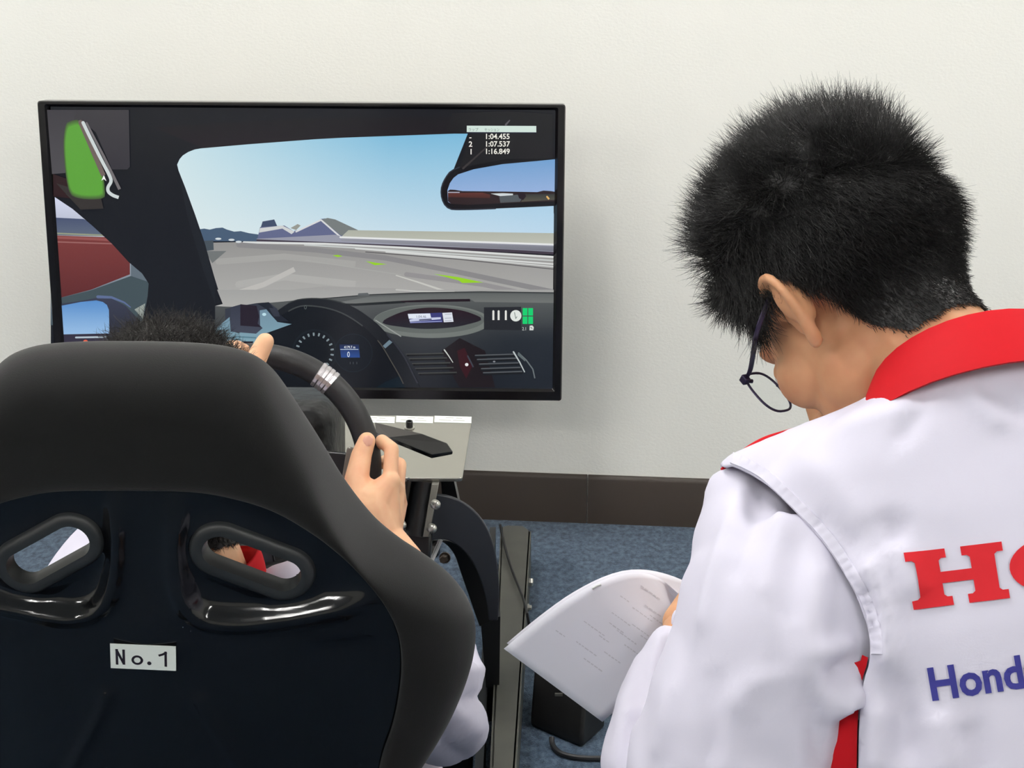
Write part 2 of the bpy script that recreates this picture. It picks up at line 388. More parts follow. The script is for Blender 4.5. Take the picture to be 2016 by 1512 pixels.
P.poly([(505, 471), (1000, 491), (1091, 496), (1091, 501), (900, 492), (640, 478), (505, 475)], (66, 58, 70))
def road(a, b): return mixc(mixc((152, 151, 148), (142, 140, 140), a), mixc((182, 180, 176), (150, 148, 148), a), b)
P.poly([(395, 478), (505, 476), (640, 478), (1091, 505), (1091, 610), (395, 610)], (158, 157, 155), grad=((146, 145, 143), (176, 175, 172)))
for pts, w, c in (([(480, 477), (640, 480), (800, 488), (1091, 506)], 4, (216, 218, 216)), ([(600, 482), (800, 494), (1091, 513)], 3, (196, 200, 198)), ([(700, 489), (900, 505), (1091, 520)], 3, (214, 216, 214)), ([(760, 496), (920, 509), (1091, 525)], 2.4, (205, 207, 205)), ([(720, 496), (900, 510), (1091, 530)], 1.8, (92, 90, 92))): P.line(pts, w, c)
for pts, w, c in (([(470, 482), (620, 492), (760, 508), (900, 535), (1091, 575)], 10, (136, 135, 136)), ([(430, 515), (560, 505), (700, 520)], 12, (164, 163, 160)), ([(470, 560), (560, 545), (700, 560)], 14, (172, 171, 168)), ([(440, 585), (520, 560), (580, 530)], 10, (186, 184, 180)), ([(520, 580), (640, 568), (780, 572)], 9, (160, 159, 157)), ([(800, 540), (950, 560), (1091, 590)], 9, (146, 144, 145))): P.line(pts, w, c)
P.line([(780, 542), (822, 555), (870, 571), (895, 577)], 2, (196, 196, 190), 5)
P.line([(790, 541), (600, 512)], 1.2, (168, 168, 165))
for q in ([(655, 503), (664, 501.5), (675, 504), (665, 506)], [(720, 514), (740, 517), (762, 520), (738, 522)], [(854, 539), (900, 545), (952, 556), (910, 557), (903, 552)]): P.poly(q, (150, 208, 40))
P.poly([(402, 474), (420, 473), (421, 492), (405, 494)], (70, 80, 88)); P.poly([(404, 494), (446, 494), (418, 518)], (112, 116, 116))
for c in ((430, 470), (456, 472), (470, 476)): P.ell(c, 6, 2.2, (206, 214, 218))
# side window
P.grid(100, 345, 380, 640, bil((214, 218, 240), (226, 228, 238), (70, 84, 92), (88, 102, 110)), 4, 4)
P.poly([(104, 428), (165, 431), (210, 455), (210, 465), (104, 463)], (84, 96, 122), grad=((72, 82, 112), (96, 106, 124)))
P.line([(104, 459), (205, 463)], 3, (146, 152, 128)); P.line([(104, 464), (210, 467)], 2.5, (202, 196, 198))
P.poly([(104, 463), (215, 467), (256, 500), (256, 540), (180, 570), (104, 590)], (104, 48, 48), grad=((122, 58, 56), (92, 40, 42)))
P.line([(108, 467), (220, 472)], 5, (146, 82, 80)); P.line([(112, 476), (230, 480)], 2.5, (150, 100, 98))
P.poly([(258, 516), (290, 542), (294, 560), (258, 544)], (96, 108, 118))
P.poly([(104, 590), (180, 571), (258, 543), (296, 556), (296, 640), (104, 640)], (66, 80, 86))
P.poly([(265, 609), (286, 597), (282, 628)], (150, 158, 152))
# dark roof lining and pillar
P.poly([(100, 206), (1096, 206), (1096, 420), (1090, 420), (1090, 320), (892, 336), (921, 263), (878, 263), (767, 266), (620, 274), (488, 284), (396, 292), (384, 294), (371, 299), (360, 306), (354, 313), (349, 324), (352, 336), (365, 369), (385, 424), (402, 474), (421, 541), (439, 600), (450, 700), (275, 700), (282, 626), (288, 600), (291, 583), (293, 558), (280, 538), (254, 516), (221, 480), (182, 444), (143, 411), (107, 387), (100, 383)], (21, 23, 29))
P.poly([(352, 340), (366, 372), (386, 427), (403, 477), (422, 544), (440, 602), (425, 602), (400, 530), (370, 430)], (27, 30, 36))
P.poly([(300, 250), (620, 232), (1000, 228), (1090, 232), (1090, 250), (921, 262), (620, 273), (488, 283), (400, 291)], (26, 23, 26), grad=((22, 22, 26), (32, 26, 32)))
# mirror
mo = smooth_line([(1096, 405), (961, 411), (905, 412.5), (886, 411), (875, 402), (869, 385), (870, 366), (880, 346), (893, 334), (930, 322), (1000, 312), (1096, 305)], 60)
P.poly([tuple(p) for p in mo], (16, 17, 22)); P.line([tuple(p) for p in mo[14:44]], 2.5, (48, 52, 62))
mg = [(882, 397), (881, 374), (886, 360), (893, 350), (902, 343), (933, 333), (989, 323), (1055, 317), (1096, 313), (1096, 396), (1016, 399), (920, 402), (888, 401)]
P.poly(mg, None, grad=((112, 158, 205), (160, 182, 222)))
P.poly([(882, 376), (886, 373), (896, 373.5), (910, 376), (1000, 377), (1058, 378), (1070, 375), (1085, 376), (1096, 378), (1096, 396), (1016, 399), (920, 403), (888, 401), (882, 396)], (44, 32, 34))
P.poly([(882, 380), (950, 379), (965, 383), (965, 390), (890, 388), (882, 388)], (104, 54, 44), grad=((96, 52, 46), (70, 38, 34)))
P.line([(882, 378.5), (905, 378.5)], 2, (170, 170, 185)); P.poly([(966, 381), (990, 380), (1010, 381), (1010, 384), (985, 386)], (206, 214, 216))
P.poly([(983, 387), (1018, 383), (1030, 386), (1024, 397), (985, 399)], (82, 88, 92)); P.poly([(1034, 382), (1096, 382), (1096, 393), (1026, 397)], (66, 66, 58), grad=((52, 56, 54), (86, 82, 70)))
P.poly([(1018, 379), (1032, 379), (1036, 386), (1030, 394), (1022, 390)], (36, 26, 34)); P.line([(1077, 387), (1081, 392)], 3.5, (224, 178, 104))
P.line([(912, 331), (960, 287), (975, 280)], 3.5, (52, 50, 52))
# door mirror of the car
P.poly([(118, 598), (160, 592), (190, 586), (222, 588), (248, 602), (270, 625), (284, 650), (284, 700), (118, 700)], (40, 42, 54), grad=((58, 62, 80), (32, 32, 40)))
P.line([(193, 584), (220, 585), (245, 595), (258, 605)], 6, (92, 108, 146), 2)
P.poly([(119, 602), (160, 594), (190, 591), (203, 594), (211, 600), (215, 610), (216, 657), (119, 658)], None, grad=((88, 140, 200), (150, 188, 226)))
P.poly([(119, 658), (216, 656), (216, 690), (119, 690)], (52, 48, 64)); P.line([(150, 664), (212, 663)], 3.5, (176, 190, 200)); P.line([(178, 673), (200, 673)], 3, (186, 84, 70)); P.ell((169, 672), 4.5, 3.5, (230, 100, 70))
P.line([(224, 620), (250, 648)], 2, (66, 66, 72))
# dashboard
def dash(a, b):
    l = mixc((84, 87, 87), (86, 90, 90), a); r = mixc((26, 28, 32), (26, 30, 38), a); t = min(1, max(0, (b - .1) / .75)); t = t ** .8
    c = mixc(l, r, t); k = max(0, min(1, (a - .72) / .15)) * max(0, min(1, (b - .3) / .2)); return mixc(c, (32, 38, 46), .75 * k)
P.grid(424, 1096, 574, 770, dash, 20, 16)
P.poly([(424, 570), (1096, 570), (1096, 576), (947, 574.5), (822, 576.5), (725, 580.5), (642, 588), (600, 589), (560, 593), (505, 598), (470, 604), (440, 603), (424, 602)], (162, 161, 158), grad=((160, 160, 158), (172, 171, 168)))
P.poly([(439, 598), (424, 560), (424, 602)], (21, 23, 29))
P.line([(780, 570), (822, 573), (870, 574), (895, 574)], 2.5, (190, 190, 186))
P.line([(600, 589), (642, 587), (725, 580), (822, 576), (947, 574), (1090, 576)], 1.8, (40, 44, 46)); P.poly([(706, 577), (724, 576), (728, 581), (704, 582)], (92, 96, 98))
P.poly([(660, 596), (726, 584), (822, 579.5), (947, 577.5), (1090, 579), (1090, 596), (935, 594), (925, 588), (790, 592), (700, 597)], (104, 108, 107), grad=((96, 100, 99), (112, 115, 113)))
P.poly([(785, 592), (850, 589), (925, 588), (926, 593), (860, 594), (790, 595)], (32, 22, 30)); P.poly([(640, 598), (700, 597), (785, 592), (800, 596), (700, 602)], (34, 38, 40))
# oval display
P.ell((850, 632), 115, 33, (112, 118, 114), 48); P.ell((846, 629), 108, 27, (96, 102, 99), 48)
P.poly([tuple(p) for p in smooth_line([(753, 635), (775, 620), (810, 609), (853, 605), (900, 609), (930, 617), (949, 628), (925, 637), (890, 644), (838, 647), (790, 643)], 60, True)], (32, 22, 32), grad=((40, 22, 32), (34, 36, 44)))
P.poly([(803, 617.5), (870, 615), (872, 634), (808, 636)], (54, 56, 116)); P.poly([(803, 617.5), (847, 616.5), (849, 626), (805, 627)], (222, 228, 240)); P.poly([(871, 615.5), (890, 614.5), (893, 633), (874, 634)], (218, 222, 232))
P.poly([(806, 629), (818, 626), (868, 624), (868, 628), (830, 631), (807, 633)], (196, 202, 226)); P.line([(808, 634.5), (870, 632)], 1.6, (150, 158, 205)); P.line([(826, 629.5), (850, 628)], 2, (40, 44, 80))
for y in (618.5, 626, 631): P.line([(876, y), (889, y - .6)], 1, (150, 156, 170))
P.line([(740, 630), (790, 662)], 2.2, (150, 154, 150))
# lower right shade, vents
P.poly([(870, 690), (905, 665), (955, 690), (975, 762), (905, 762), (880, 720)], (30, 24, 28)); P.poly([(900, 690), (915, 684), (930, 720), (918, 745), (905, 720)], (54, 22, 28))
for i, y in enumerate((697.5, 706.5, 716, 725.5, 735)):
    P.line([(803 + i * 6, y + 1.5), (872 + i * 6.5, y - .5)], 4.2, (18, 19, 21)); P.line([(800 + i * 6, y - 1), (850 + i * 6, y - 2), (874 + i * 6.4, y - 2.6)], 2, (64, 66, 64), 2.6)
for i, y in enumerate((698, 706, 715, 724, 732)):
    P.line([(936 + i * 4, y + 4), (1016 + i * 3.4, y + 1.5)], 4, (26, 29, 33)); P.line([(936 + i * 4, y + 1), (1014 + i * 3.6, y - 1.5)], 2.4, (82, 86, 90))
P.line([(875, 688), (883, 699), (892, 713)], 2.6, (196, 200, 194), 1.4); P.line([(1011, 692), (1023, 712), (1033, 732)], 3, (186, 194, 194), 2); P.line([(1021, 694), (1036, 708), (1049, 726), (1053, 744)], 2.4, (104, 112, 114)); P.line([(1022, 697), (1034, 710)], 6, (92, 102, 104), 2)
P.line([(921, 700), (932, 722)], 3, (60, 62, 72)); P.ell((919, 717), 3.4, 3.2, (224, 226, 226)); P.ell((973, 711), 2.5, 1.6, (130, 134, 140))
# instrument hood and the drawn steering wheel
P.poly([(520, 660), (545, 612), (575, 596), (610, 592), (650, 594), (690, 606), (725, 628), (755, 662), (780, 705), (800, 762), (430, 770), (430, 690)], (14, 18, 24))
P.ell((620, 692), 45, 45, (20, 26, 33)); P.ell((620, 692), 41, 41, (13, 18, 24)); P.ell((696, 694), 38, 38, (22, 32, 40)); P.ell((696, 694), 36.5, 36.5, (12, 19, 27))
for k in range(15):
    a = math.radians(195 - 17 * k)
    if k > 14: continue
    P.line([(620 + 33 * math.cos(a), 692 - 33 * math.sin(a)), (620 + 38 * math.cos(a), 692 - 38 * math.sin(a))], 3.4, (126, 140, 144))
P.poly([(669, 677), (707, 677), (709, 703), (672, 703)], (30, 60, 118), grad=((22, 34, 66), (36, 72, 140))); P.line([(671, 687), (706, 687)], 1.4, (176, 190, 205))
for x in (690, 696, 703): P.line([(x, 712), (x, 716)], 1.6, (66, 72, 76))
P.poly([(760, 790 - 40), (798, 735), (800, 762), (740, 762)], (10, 26, 36))
rim_o = smooth_line([(545, 612), (575, 593), (605, 587), (641, 588), (677, 596), (704, 608), (730, 626), (748, 641), (774, 671), (797, 703), (815, 739), (827, 762)], 40)
rim_i = smooth_line([(555, 620), (580, 606), (602, 601), (641, 605), (677, 617), (712, 639), (739, 664), (753, 681), (772, 713), (787, 739), (798, 762)], 40)
P.poly([tuple(p) for p in rim_o] + [tuple(p) for p in rim_i[::-1]], (25, 28, 33)); P.line([tuple(p) for p in rim_i[2:22]], 2.6, (62, 66, 66)); P.line([tuple(p) for p in rim_o[3:16]], 2, (52, 56, 56)); P.line([tuple(p) for p in rim_i[26:39]], 2, (74, 72, 66)); P.line([tuple(p) for p in rim_o[26:39]], 3, (46, 48, 56))
P.poly([(754, 680), (767, 668), (773, 673), (759, 685)], (104, 124, 136)); P.ell((602, 604), 2.6, 4, (84, 92, 92)); P.ell((602, 604), 1.6, 2.6, (20, 24, 26))
# pale blue instrument pod at the left of the hood
P.poly([(444, 607), (470, 602), (505, 596), (530, 594), (545, 606), (553, 620), (535, 640), (470, 640), (445, 640)], (52, 56, 68))
P.poly([(453, 623), (440, 634), (424, 648), (424, 655), (439, 673), (455, 690), (500, 690), (507, 668), (525, 655), (550, 646), (575, 637), (547, 633), (537, 622), (525, 608), (512, 610), (510, 640), (470, 655), (455, 650)], (124, 162, 174), grad=((112, 140, 158), (128, 166, 178)))
P.poly([(455, 604), (476, 598), (512, 606), (513, 640), (518, 645), (505, 656), (455, 652)], (58, 62, 76), grad=((52, 56, 70), (66, 70, 84))); P.poly([(474, 598), (506, 601), (511, 622), (508, 636), (515, 643), (474, 640)], (36, 28, 40))
P.poly([(506, 596), (530, 594), (538, 604), (552, 618), (570, 632), (548, 633), (536, 621), (526, 608)], (30, 34, 44)); P.poly([(530, 605), (546, 606), (552, 622), (540, 622)], (50, 54, 66)); P.ell((521, 618), 4, 3, (186, 220, 230)); P.line([(424, 669), (470, 662), (505, 664)], 3, (92, 128, 142)); P.poly([(470, 671), (500, 671), (490, 692), (476, 692)], (26, 20, 34))
# head-up overlays
P.poly([(94, 216), (255, 216), (257, 328), (252, 333), (222, 333), (190, 260), (164, 238), (97, 238)], (56, 52, 58), grad=((60, 58, 62), (52, 50, 56))); P.poly([(94, 216), (150, 216), (130, 340), (104, 342)], (66, 64, 70), grad=((60, 58, 63), (78, 76, 80)))
P.poly([(106, 342), (135, 352), (140, 390), (107, 386)], (44, 24, 26)); P.poly([(112, 360), (200, 388), (205, 410), (160, 412)], (52, 48, 46))
g = smooth_line([(132, 250), (140, 242), (158, 240), (170, 262), (182, 300), (195, 326), (203, 345), (206, 372), (204, 386), (180, 389), (154, 386), (140, 376), (132, 340), (128, 285)], 60, True); gc = g.mean(0)
for i in range(5): P.poly([tuple(gc + (p - gc) * (1.04 - .028 * i)) for p in g], mixc((64, 78, 52), (92, 160, 58), (i + 1) / 5))
P.line([(160, 240), (186, 300), (205, 345)], 9, (110, 96, 92)); P.line([(172, 242), (205, 306), (237, 372)], 4, (112, 108, 110), 6)
P.line([tuple(p) for p in smooth_line([(165, 241), (180, 272), (202, 316), (217, 345), (220, 357), (214, 368), (215, 377), (224, 384), (235, 388)], 40)], 6.5, (204, 212, 212))
P.poly([(206, 344), (211, 356), (206, 352), (201, 355)], (240, 240, 240))
P.poly([(890, 222), (1000, 218), (1088, 224), (1088, 312), (1000, 312), (905, 330), (925, 262), (880, 256)], (26, 26, 29))
P.line([(912, 331), (962, 286)], 4, (58, 54, 54), 2.5); P.line([(996, 245), (1004, 236)], 4, (92, 90, 94), 2)
P.poly([(919.3, 247), (1055.8, 247.5), (1055.8, 260), (919.3, 259.5)], (208, 226, 217)); P.line([(919, 261), (1056, 261)], 1.6, (30, 34, 54))
P.poly([(953, 604), (1026, 603), (1026, 649), (953, 648)], (38, 40, 45))
for x in (971.5, 981.8, 996): P.line([(x, 611.5), (x, 629)], 3.8, (228, 228, 222))
P.ell((1015.6, 620.5), 11, 11.2, (222, 228, 222)); P.line([(1013, 614), (1015.5, 626), (1018, 622)], 1.2, (96, 110, 104))
for x0 in (1029, 1040):
    for y0 in (605.5, 622): P.poly([(x0, y0), (x0 + 9.4, y0), (x0 + 9.4, y0 + 14.6), (x0, y0 + 14.6)], (22, 206, 112))
P.poly([(1043, 640), (1048, 639.5), (1051, 643), (1050, 649), (1042.5, 649)], (216, 220, 216)); P.line([(1045, 643), (1048, 646)], 1.2, (60, 70, 66))
m, nt, b = new_mat('lit_screen'); b.inputs['Base Color'].default_value = (.004, .004, .005, 1); b.inputs['Roughness'].default_value = .16; b.inputs['Specular IOR Level'].default_value = .3
ca = nt.nodes.new('ShaderNodeVertexColor'); ca.layer_name = 'picture'; nt.links.new(ca.outputs[0], b.inputs['Emission Color']); b.inputs['Emission Strength'].default_value = 1.0; M['screen'] = m
P.build('screen', M['screen'], tv)
# lettering lit on the screen: flat type on the glass
def tv_text(txt, u, v, hpx, col, name, h=.0062, shear=0.0, sx=1.0, bold=0.0, on=None):
    cu = bpy.data.curves.new('t', 'FONT'); cu.body = txt; cu.size = 1.0; cu.offset = bold; cu.shear = shear; cu.resolution_u = 3
    o = bpy.data.objects.new('t', cu); COL.objects.link(o); dg = bpy.context.evaluated_depsgraph_get()
    me = bpy.data.meshes.new_from_object(o.evaluated_get(dg)); bpy.data.objects.remove(o); bpy.data.curves.remove(cu)
    s = hpx * 1.4; off = (on or tv).location
    for w in me.vertices: w.co = tvp(u + w.co.x * s * sx, v - w.co.y * s, h) - off
    me.update(); return link(name, me, on or tv, emit_mat('lit_type', col, 1.0) if isinstance(col, tuple) else col, smooth=False)
for txt, u, v in (('-', 924, 274), ('2', 923, 288), ('1', 924, 303)): tv_text(txt, u, v, 10.5, (232, 228, 220), 'screen_lettering', bold=.02)
for txt, v in (('1:04.455', 273), ('1:07.537', 287.7), ('1:16.849', 302.3)): tv_text(txt, 954.5, v, 10.5, (226, 224, 214), 'screen_lettering', sx=.98, bold=.02)
tv_text('ラップ', 922, 257.3, 5.2, (92, 108, 102), 'screen_lettering', sx=.92); tv_text('セッション', 954, 257.6, 5.4, (92, 108, 102), 'screen_lettering', sx=.78)
tv_text('1:04.46', 819, 624.5, 5, (92, 100, 130), 'screen_lettering'); tv_text('4179.7 m', 678, 684.5, 5, (222, 228, 232), 'screen_lettering', sx=.85, bold=.01)
tv_text('0', 684, 701.5, 11, (216, 226, 236), 'screen_lettering', sx=.75); tv_text('2.1', 1028, 649, 6.5, (196, 202, 198), 'screen_lettering', sx=.8)
# maker's mark on the lower bezel
M['mark'] = mat('silver_print', (205, 208, 205), .4)
mk = MB(); c0 = [tvp(605.5 + 5.6 * math.cos(a), 771 + 5.6 * math.sin(a), BZ + .0004) for a in [2 * math.pi * k / 24 for k in range(24)]]; mk.prism(c0, tvn * .0006)
lo = mk.build('logo', M['mark'], tv, smooth=False); lo['label'] = 'small silver maker mark'
tv_text('LG', 612.5, 775, 7.6, M['mark'], 'logo_lettering', h=BZ + .0004, bold=.02)
# stand: neck and foot
cxm = (tvp(640, 800) - TVO).dot(tvx)
nx0, nx1 = (tvp(590, 800) - TVO).dot(tvx), (tvp(654.5, 800) - TVO).dot(tvx); nxc = (xl + xr) / 2
nx0 = 2 * nxc - nx1 if nx1 > nxc else nx0
MB().loft([[tvl(x, z, h) for x, h in ((nx0, .0), (nx1, .0), (nx1, -.05), (nx0, -.05))] for z in (.02, zb + .03)]).build('stand_neck', M['tv_gloss'], tv, bevel=.004)
MB().loft([[tvl(nxc + .26 * math.cos(a), z, -.02 + .12 * math.sin(a)) for a in [2 * math.pi * k / 32 for k in range(32)]] for z in (0, .014)] + [[tvl(nxc + .22 * math.cos(a), .024, -.02 + .09 * math.sin(a)) for a in [2 * math.pi * k / 32 for k in range(32)]]]).build('stand_foot', M['tv_gloss'], tv, edge=30)
# ------------------------------------------------------------------ racing seat
M['seat_fabric'] = mat('seat_fabric', (21, 21, 21), .95, spec=.18, sheen=.12, bump=(900, .25, 2, .0006))
M['seat_shell'] = mat('seat_shell_gloss', (8, 9, 12), .15, spec=.4, coat=.22, coat_rough=.04, bump=(7, .06, 2, .01))
M['slot_trim'] = mat('slot_trim_plastic', (38, 40, 41), .42)
M['label'] = mat('label_tape', (232, 238, 232), .45); M['ink'] = mat('label_ink', (30, 22, 34), .5)
LEAN = math.radians(11)
SA = at(284, 1287, 1.30)                                            # a point of the shell's rear face
SN, ST = V((0, -math.cos(LEAN), -math.sin(LEAN))), V((0, -math.sin(LEAN), math.cos(LEAN)))   # rearward normal, up the back
SX = SA.x + .001
S0 = V((SX, SA.y, SA.z))
def sp(u, v, n=0.0):
    p = on_plane(u, v, S0 + SN * n, SN) - S0; return (p.x, p.dot(ST))
def sw(s, t, n=0.0): return S0 + V((1, 0, 0)) * s + ST * t + SN * n
SFL = 1.05
seat = empty('racing_seat', (SX, 1.45, 0), 'black racing bucket seat with two harness slots, its back to the camera', 'seat')
# forward sweep of the shoulder wings
def wing(s, t):
    k = max(0.0, abs(s) - .17); return -1.5 * k * k * (1 if t < .1 else max(0, 1 - (t - .1) / .12))
def nose(s): return -.35 * s * s
def sp_edge(u, v, n0=-.052):
    s_, t_ = sp(u, v, n0)
    for _ in range(12): s_, t_ = sp(u, v, n0 + wing(s_, t_) + nose(s_))
    return (s_, t_)
# outlines of the right half, mirrored
o_half = [sp_edge(u, v) for u, v in ((258, 677), (330, 678), (400, 682), (450, 689), (495, 704), (530, 731), (563, 780), (593, 832), (623, 885), (653, 945), (688, 1000), (728, 1046), (775, 1080), (822, 1106), (872, 1135), (912, 1172), (934, 1212), (938, 1255), (925, 1308), (898, 1370), (862, 1428), (828, 1474), (797, 1512))]
o_half[0] = (0.0, o_half[0][1])
o_half += [(.228, o_half[-1][1] - .05), (.215, o_half[-1][1] - .12), (.21, o_half[-1][1] - .19)]
i_half = [sp(u, v) for u, v in ((290, 963), (380, 967), (470, 985), (540, 1010), (600, 1045), (660, 1090), (710, 1140), (750, 1195), (778, 1260), (787, 1320), (784, 1380), (770, 1450), (748, 1512))]
i_half[0] = (0.0, i_half[0][1])
i_half += [(i_half[-1][0] - .01, i_half[-1][1] - .06), (i_half[-1][0] - .02, i_half[-1][1] - .13), (i_half[-1][0] - .02, o_half[-1][1] + .02)]
NS = 70
oh, ih = smooth_line(o_half, NS), smooth_line(i_half, NS)
# pair points so that the border strip runs square to the outline
def both(h): return np.concatenate([h[::-1] * [-1, 1], h[1:]])          # from lower left over the top to lower right
Oo, Ii = both(oh), both(ih)
prof = [(0.0, .003, 0), (.03, .0095, 0), (.10, .013, 0), (.3, .014, 0), (.55, .012, 0), (.75, .006, 0), (.89, -.006, 0), (.965, -.021, 0), (1.0, -.042, 0), (.985, -.062, 0), (.93, -.078, 0), (.82, -.088, 0), (.6, -.09, 0), (.3, -.088, 0), (0.0, -.085, 0)]
mb = MB(); rings = []
for k in range(len(Oo)):
    ring = []
    for w, h, _ in prof:
        s, t = Ii[k] * (1 - w) + Oo[k] * w
        ring.append(sw(s, t, h + wing(s, t) + nose(s)))
    rings.append(ring)
mb.loft(rings, False, False)
cov = mb.build('fabric_cover', M['seat_fabric'], seat, edge=80, subsurf=1)
# glossy shell: a pressed sheet with ridges and two slots
slots = []
for (a, b_, ri, ro) in (((434, 1085), (557, 1136), 30, 58), ((142, 1065), (48, 1119), 31, 57)):
    A, B = np.array(sp(*a)), np.array(sp(*b_)); pm = FPX / ((S0 - CAM).dot(FWD)); slots.append((A, B, ri / pm / .97, ro / pm / .97))
def pxline(pts, n=40): return smooth_line([sp(u, v) for u, v in pts], n)
ridges = [(pxline([(227, 930), (226, 1000), (225, 1070), (224, 1125), (214, 1168), (190, 1198), (150, 1212), (100, 1211), (40, 1202), (-60, 1190), (-160, 1180), (-280, 1190)], 60), .0085, .0125),
          (pxline([(352, 930), (352, 1000), (351, 1070), (351, 1125), (358, 1165), (375, 1195), (405, 1217), (460, 1226), (520, 1225), (600, 1217), (680, 1205), (750, 1190), (790, 1180)], 60), .0105, .0105),
          (pxline([(208, 1370), (200, 1400), (180, 1440), (158, 1480), (135, 1530)], 20), .006, .004), (pxline([(395, 1380), (415, 1420), (445, 1470), (475, 1530)], 20), .008, .004)]
panL = [sp(u, v) for u, v in ((225, 930), (224, 1125), (190, 1198), (150, 1212), (40, 1202), (-280, 1190), (-280, 930))]
panR = [sp(u, v) for u, v in ((352, 930), (351, 1125), (375, 1195), (405, 1217), (520, 1225), (680, 1205), (790, 1180), (790, 930))]
s_lim = max(p[0] for p in i_half) + .025; t0, t1 = o_half[-1][1], max(p[1] for p in i_half) + .02
st = .0027; ns_, nt_ = int(2 * s_lim / st) + 1, int((t1 - t0) / st) + 1
G = np.stack(np.meshgrid(np.linspace(-s_lim, s_lim, ns_), np.linspace(t0, t1, nt_)), -1).reshape(-1, 2)
H = np.zeros(len(G))
for ln, w, hgt in ridges:
    d, _ = dpoly(G, ln); H += hgt * np.exp(-(d / w) ** 2)
def soft(poly, width):
    d, _ = dpoly(G, list(poly) + [poly[0]]); return np.clip(.5 + np.where(inpoly(G, poly), d, -d) / width, 0, 1)
H -= .007 * soft(panL, .02) + .007 * soft(panR, .02)
tl = sp(700, 1296)[1]                                                  # step across the lower back
H += -.006 / (1 + np.exp((G[:, 1] - tl - .012 * np.sin(G[:, 0] * 6)) / .0035)) * np.clip((np.abs(G[:, 0]) - .12) / .05, 0, 1)
d, _ = dpoly(G, [sp(290, 1235), sp(290, 1250)]); H += .006 * np.exp(-(d / .035) ** 2)
H += -.006 * np.clip((tl - .03 - G[:, 1]) / .12, 0, 1) ** 1.5 * (1 - (G[:, 0] / .25) ** 2)
keep = np.ones(len(G), bool); dsl = np.full(len(G), 9.0)
for A, B, ri, ro in slots:
    d, _ = dpoly(G, [A, B]); keep &= d > (ri + ro) * .48; dsl = np.minimum(dsl, d - ro)
H *= np.clip(dsl / .02 + .35, 0, 1)
dI0, _ = dpoly(G, list(Ii)); H *= np.where(inpoly(G, Ii), np.clip(dI0 / .04, 0, 1), 0)
ib = np.concatenate([Ii + (Ii - np.array([0, Ii[:, 1].mean()])) * .015, [[0, t0 - .05]]])
keep &= inpoly(G, ib)
W = np.array([wing(s, t) + nose(s) for s, t in G])
vs_ = [sw(G[i, 0], G[i, 1], H[i] + W[i]) for i in range(len(G))]; fs = []
for j in range(nt_ - 1):
    for i in range(ns_ - 1):
        q = (j * ns_ + i, j * ns_ + i + 1, (j + 1) * ns_ + i + 1, (j + 1) * ns_ + i)
        if all(keep[x] for x in q): fs.append(q)
used = sorted({i for f in fs for i in f}); rm = {o: n for n, o in enumerate(used)}
MB().add([vs_[i] for i in used], [tuple(rm[i] for i in f) for f in fs]).build('rear_shell', M['seat_shell'], seat, edge=80)
def stad(A, B, r, n, N=24):
    ax = (B - A) / np.linalg.norm(B - A); a0 = math.atan2(ax[1], ax[0]); out = []
    for c, st_ in ((B, a0 - math.pi / 2), (A, a0 + math.pi / 2)):
        for k in range(N): a = st_ + math.pi * k / (N - 1); q = c + r * np.array([math.cos(a), math.sin(a)]); out.append(sw(q[0], q[1], n + nose(q[0]) + wing(*q)))
    return out
for q, (A, B, ri, ro) in enumerate(slots):
    rr = ro - ri
    MB().loft([stad(A, B, r, n) for r, n in ((ro + .001, -.006), (ro, .001), (ro - .0025, .004), (ri + rr * .45, .0048), (ri + rr * .12, .0042), (ri + .0012, .002), (ri, -.004), (ri * .995, -.009), (ri * .99, -.014), (ri + .009, -.0185))], True, False).build('slot_trim', M['slot_trim'], seat, edge=50)
# front upholstery between the borders, open at the slots
dI, _ = dpoly(G, Ii); H2 = -.0165 - .070 * np.clip(1 - dI / .07, 0, 1) ** 1.5; keep2 = inpoly(G, Ii)
for A, B, ri, ro in slots:
    d, _ = dpoly(G, [A, B]); keep2 &= d > ri * 1.14
fs = []
for j in range(nt_ - 1):
    for i in range(ns_ - 1):
        q = (j * ns_ + i, (j + 1) * ns_ + i, (j + 1) * ns_ + i + 1, j * ns_ + i + 1)
        if all(keep2[x] for x in q): fs.append(q)
used = sorted({i for f in fs for i in f}); rm = {o: n for n, o in enumerate(used)}
MB().add([sw(G[i, 0], G[i, 1], H2[i] + W[i]) for i in used], [tuple(rm[i] for i in f) for f in fs]).build('front_upholstery', M['seat_fabric'], seat, edge=80)
# bottom bucket: cushion between side bolsters, on the same shell
tb = t0; base = sw(0, tb, -.04)
rings = []
for f, (dy, zc, wx, hb) in enumerate(((-.06, base.z + .03, .21, .10), (.02, base.z - .02, .225, .15), (.15, base.z - .04, .235, .17), (.30, base.z - .03, .24, .15), (.42, base.z - .01, .235, .10), (.47, base.z - .02, .22, .05))):
    y = base.y + dy; cx = SX; bot = zc - .07
    rings.append([V((cx + s * wx, y, z)) for s, z in ((-1, bot + .02), (-1.04, zc + hb * .5), (-1.0, zc + hb), (-.86, zc + hb * .96), (-.74, zc + .02), (-.4, zc), (0, zc - .004), (.4, zc), (.74, zc + .02), (.86, zc + hb * .96), (1.0, zc + hb), (1.04, zc + hb * .5), (1, bot + .02), (.6, bot), (0, bot - .005), (-.6, bot))])
MB().loft(rings).build('seat_cushion', M['seat_fabric'], seat, edge=80, subsurf=1)
for s in (-1, 1):
    zm = base.z - .07; MB().box((SX + s * .20, base.y + .18, (zm + .117) / 2), .006, .34, zm - .117).build('side_mount', M['dark'], seat, bevel=.002)
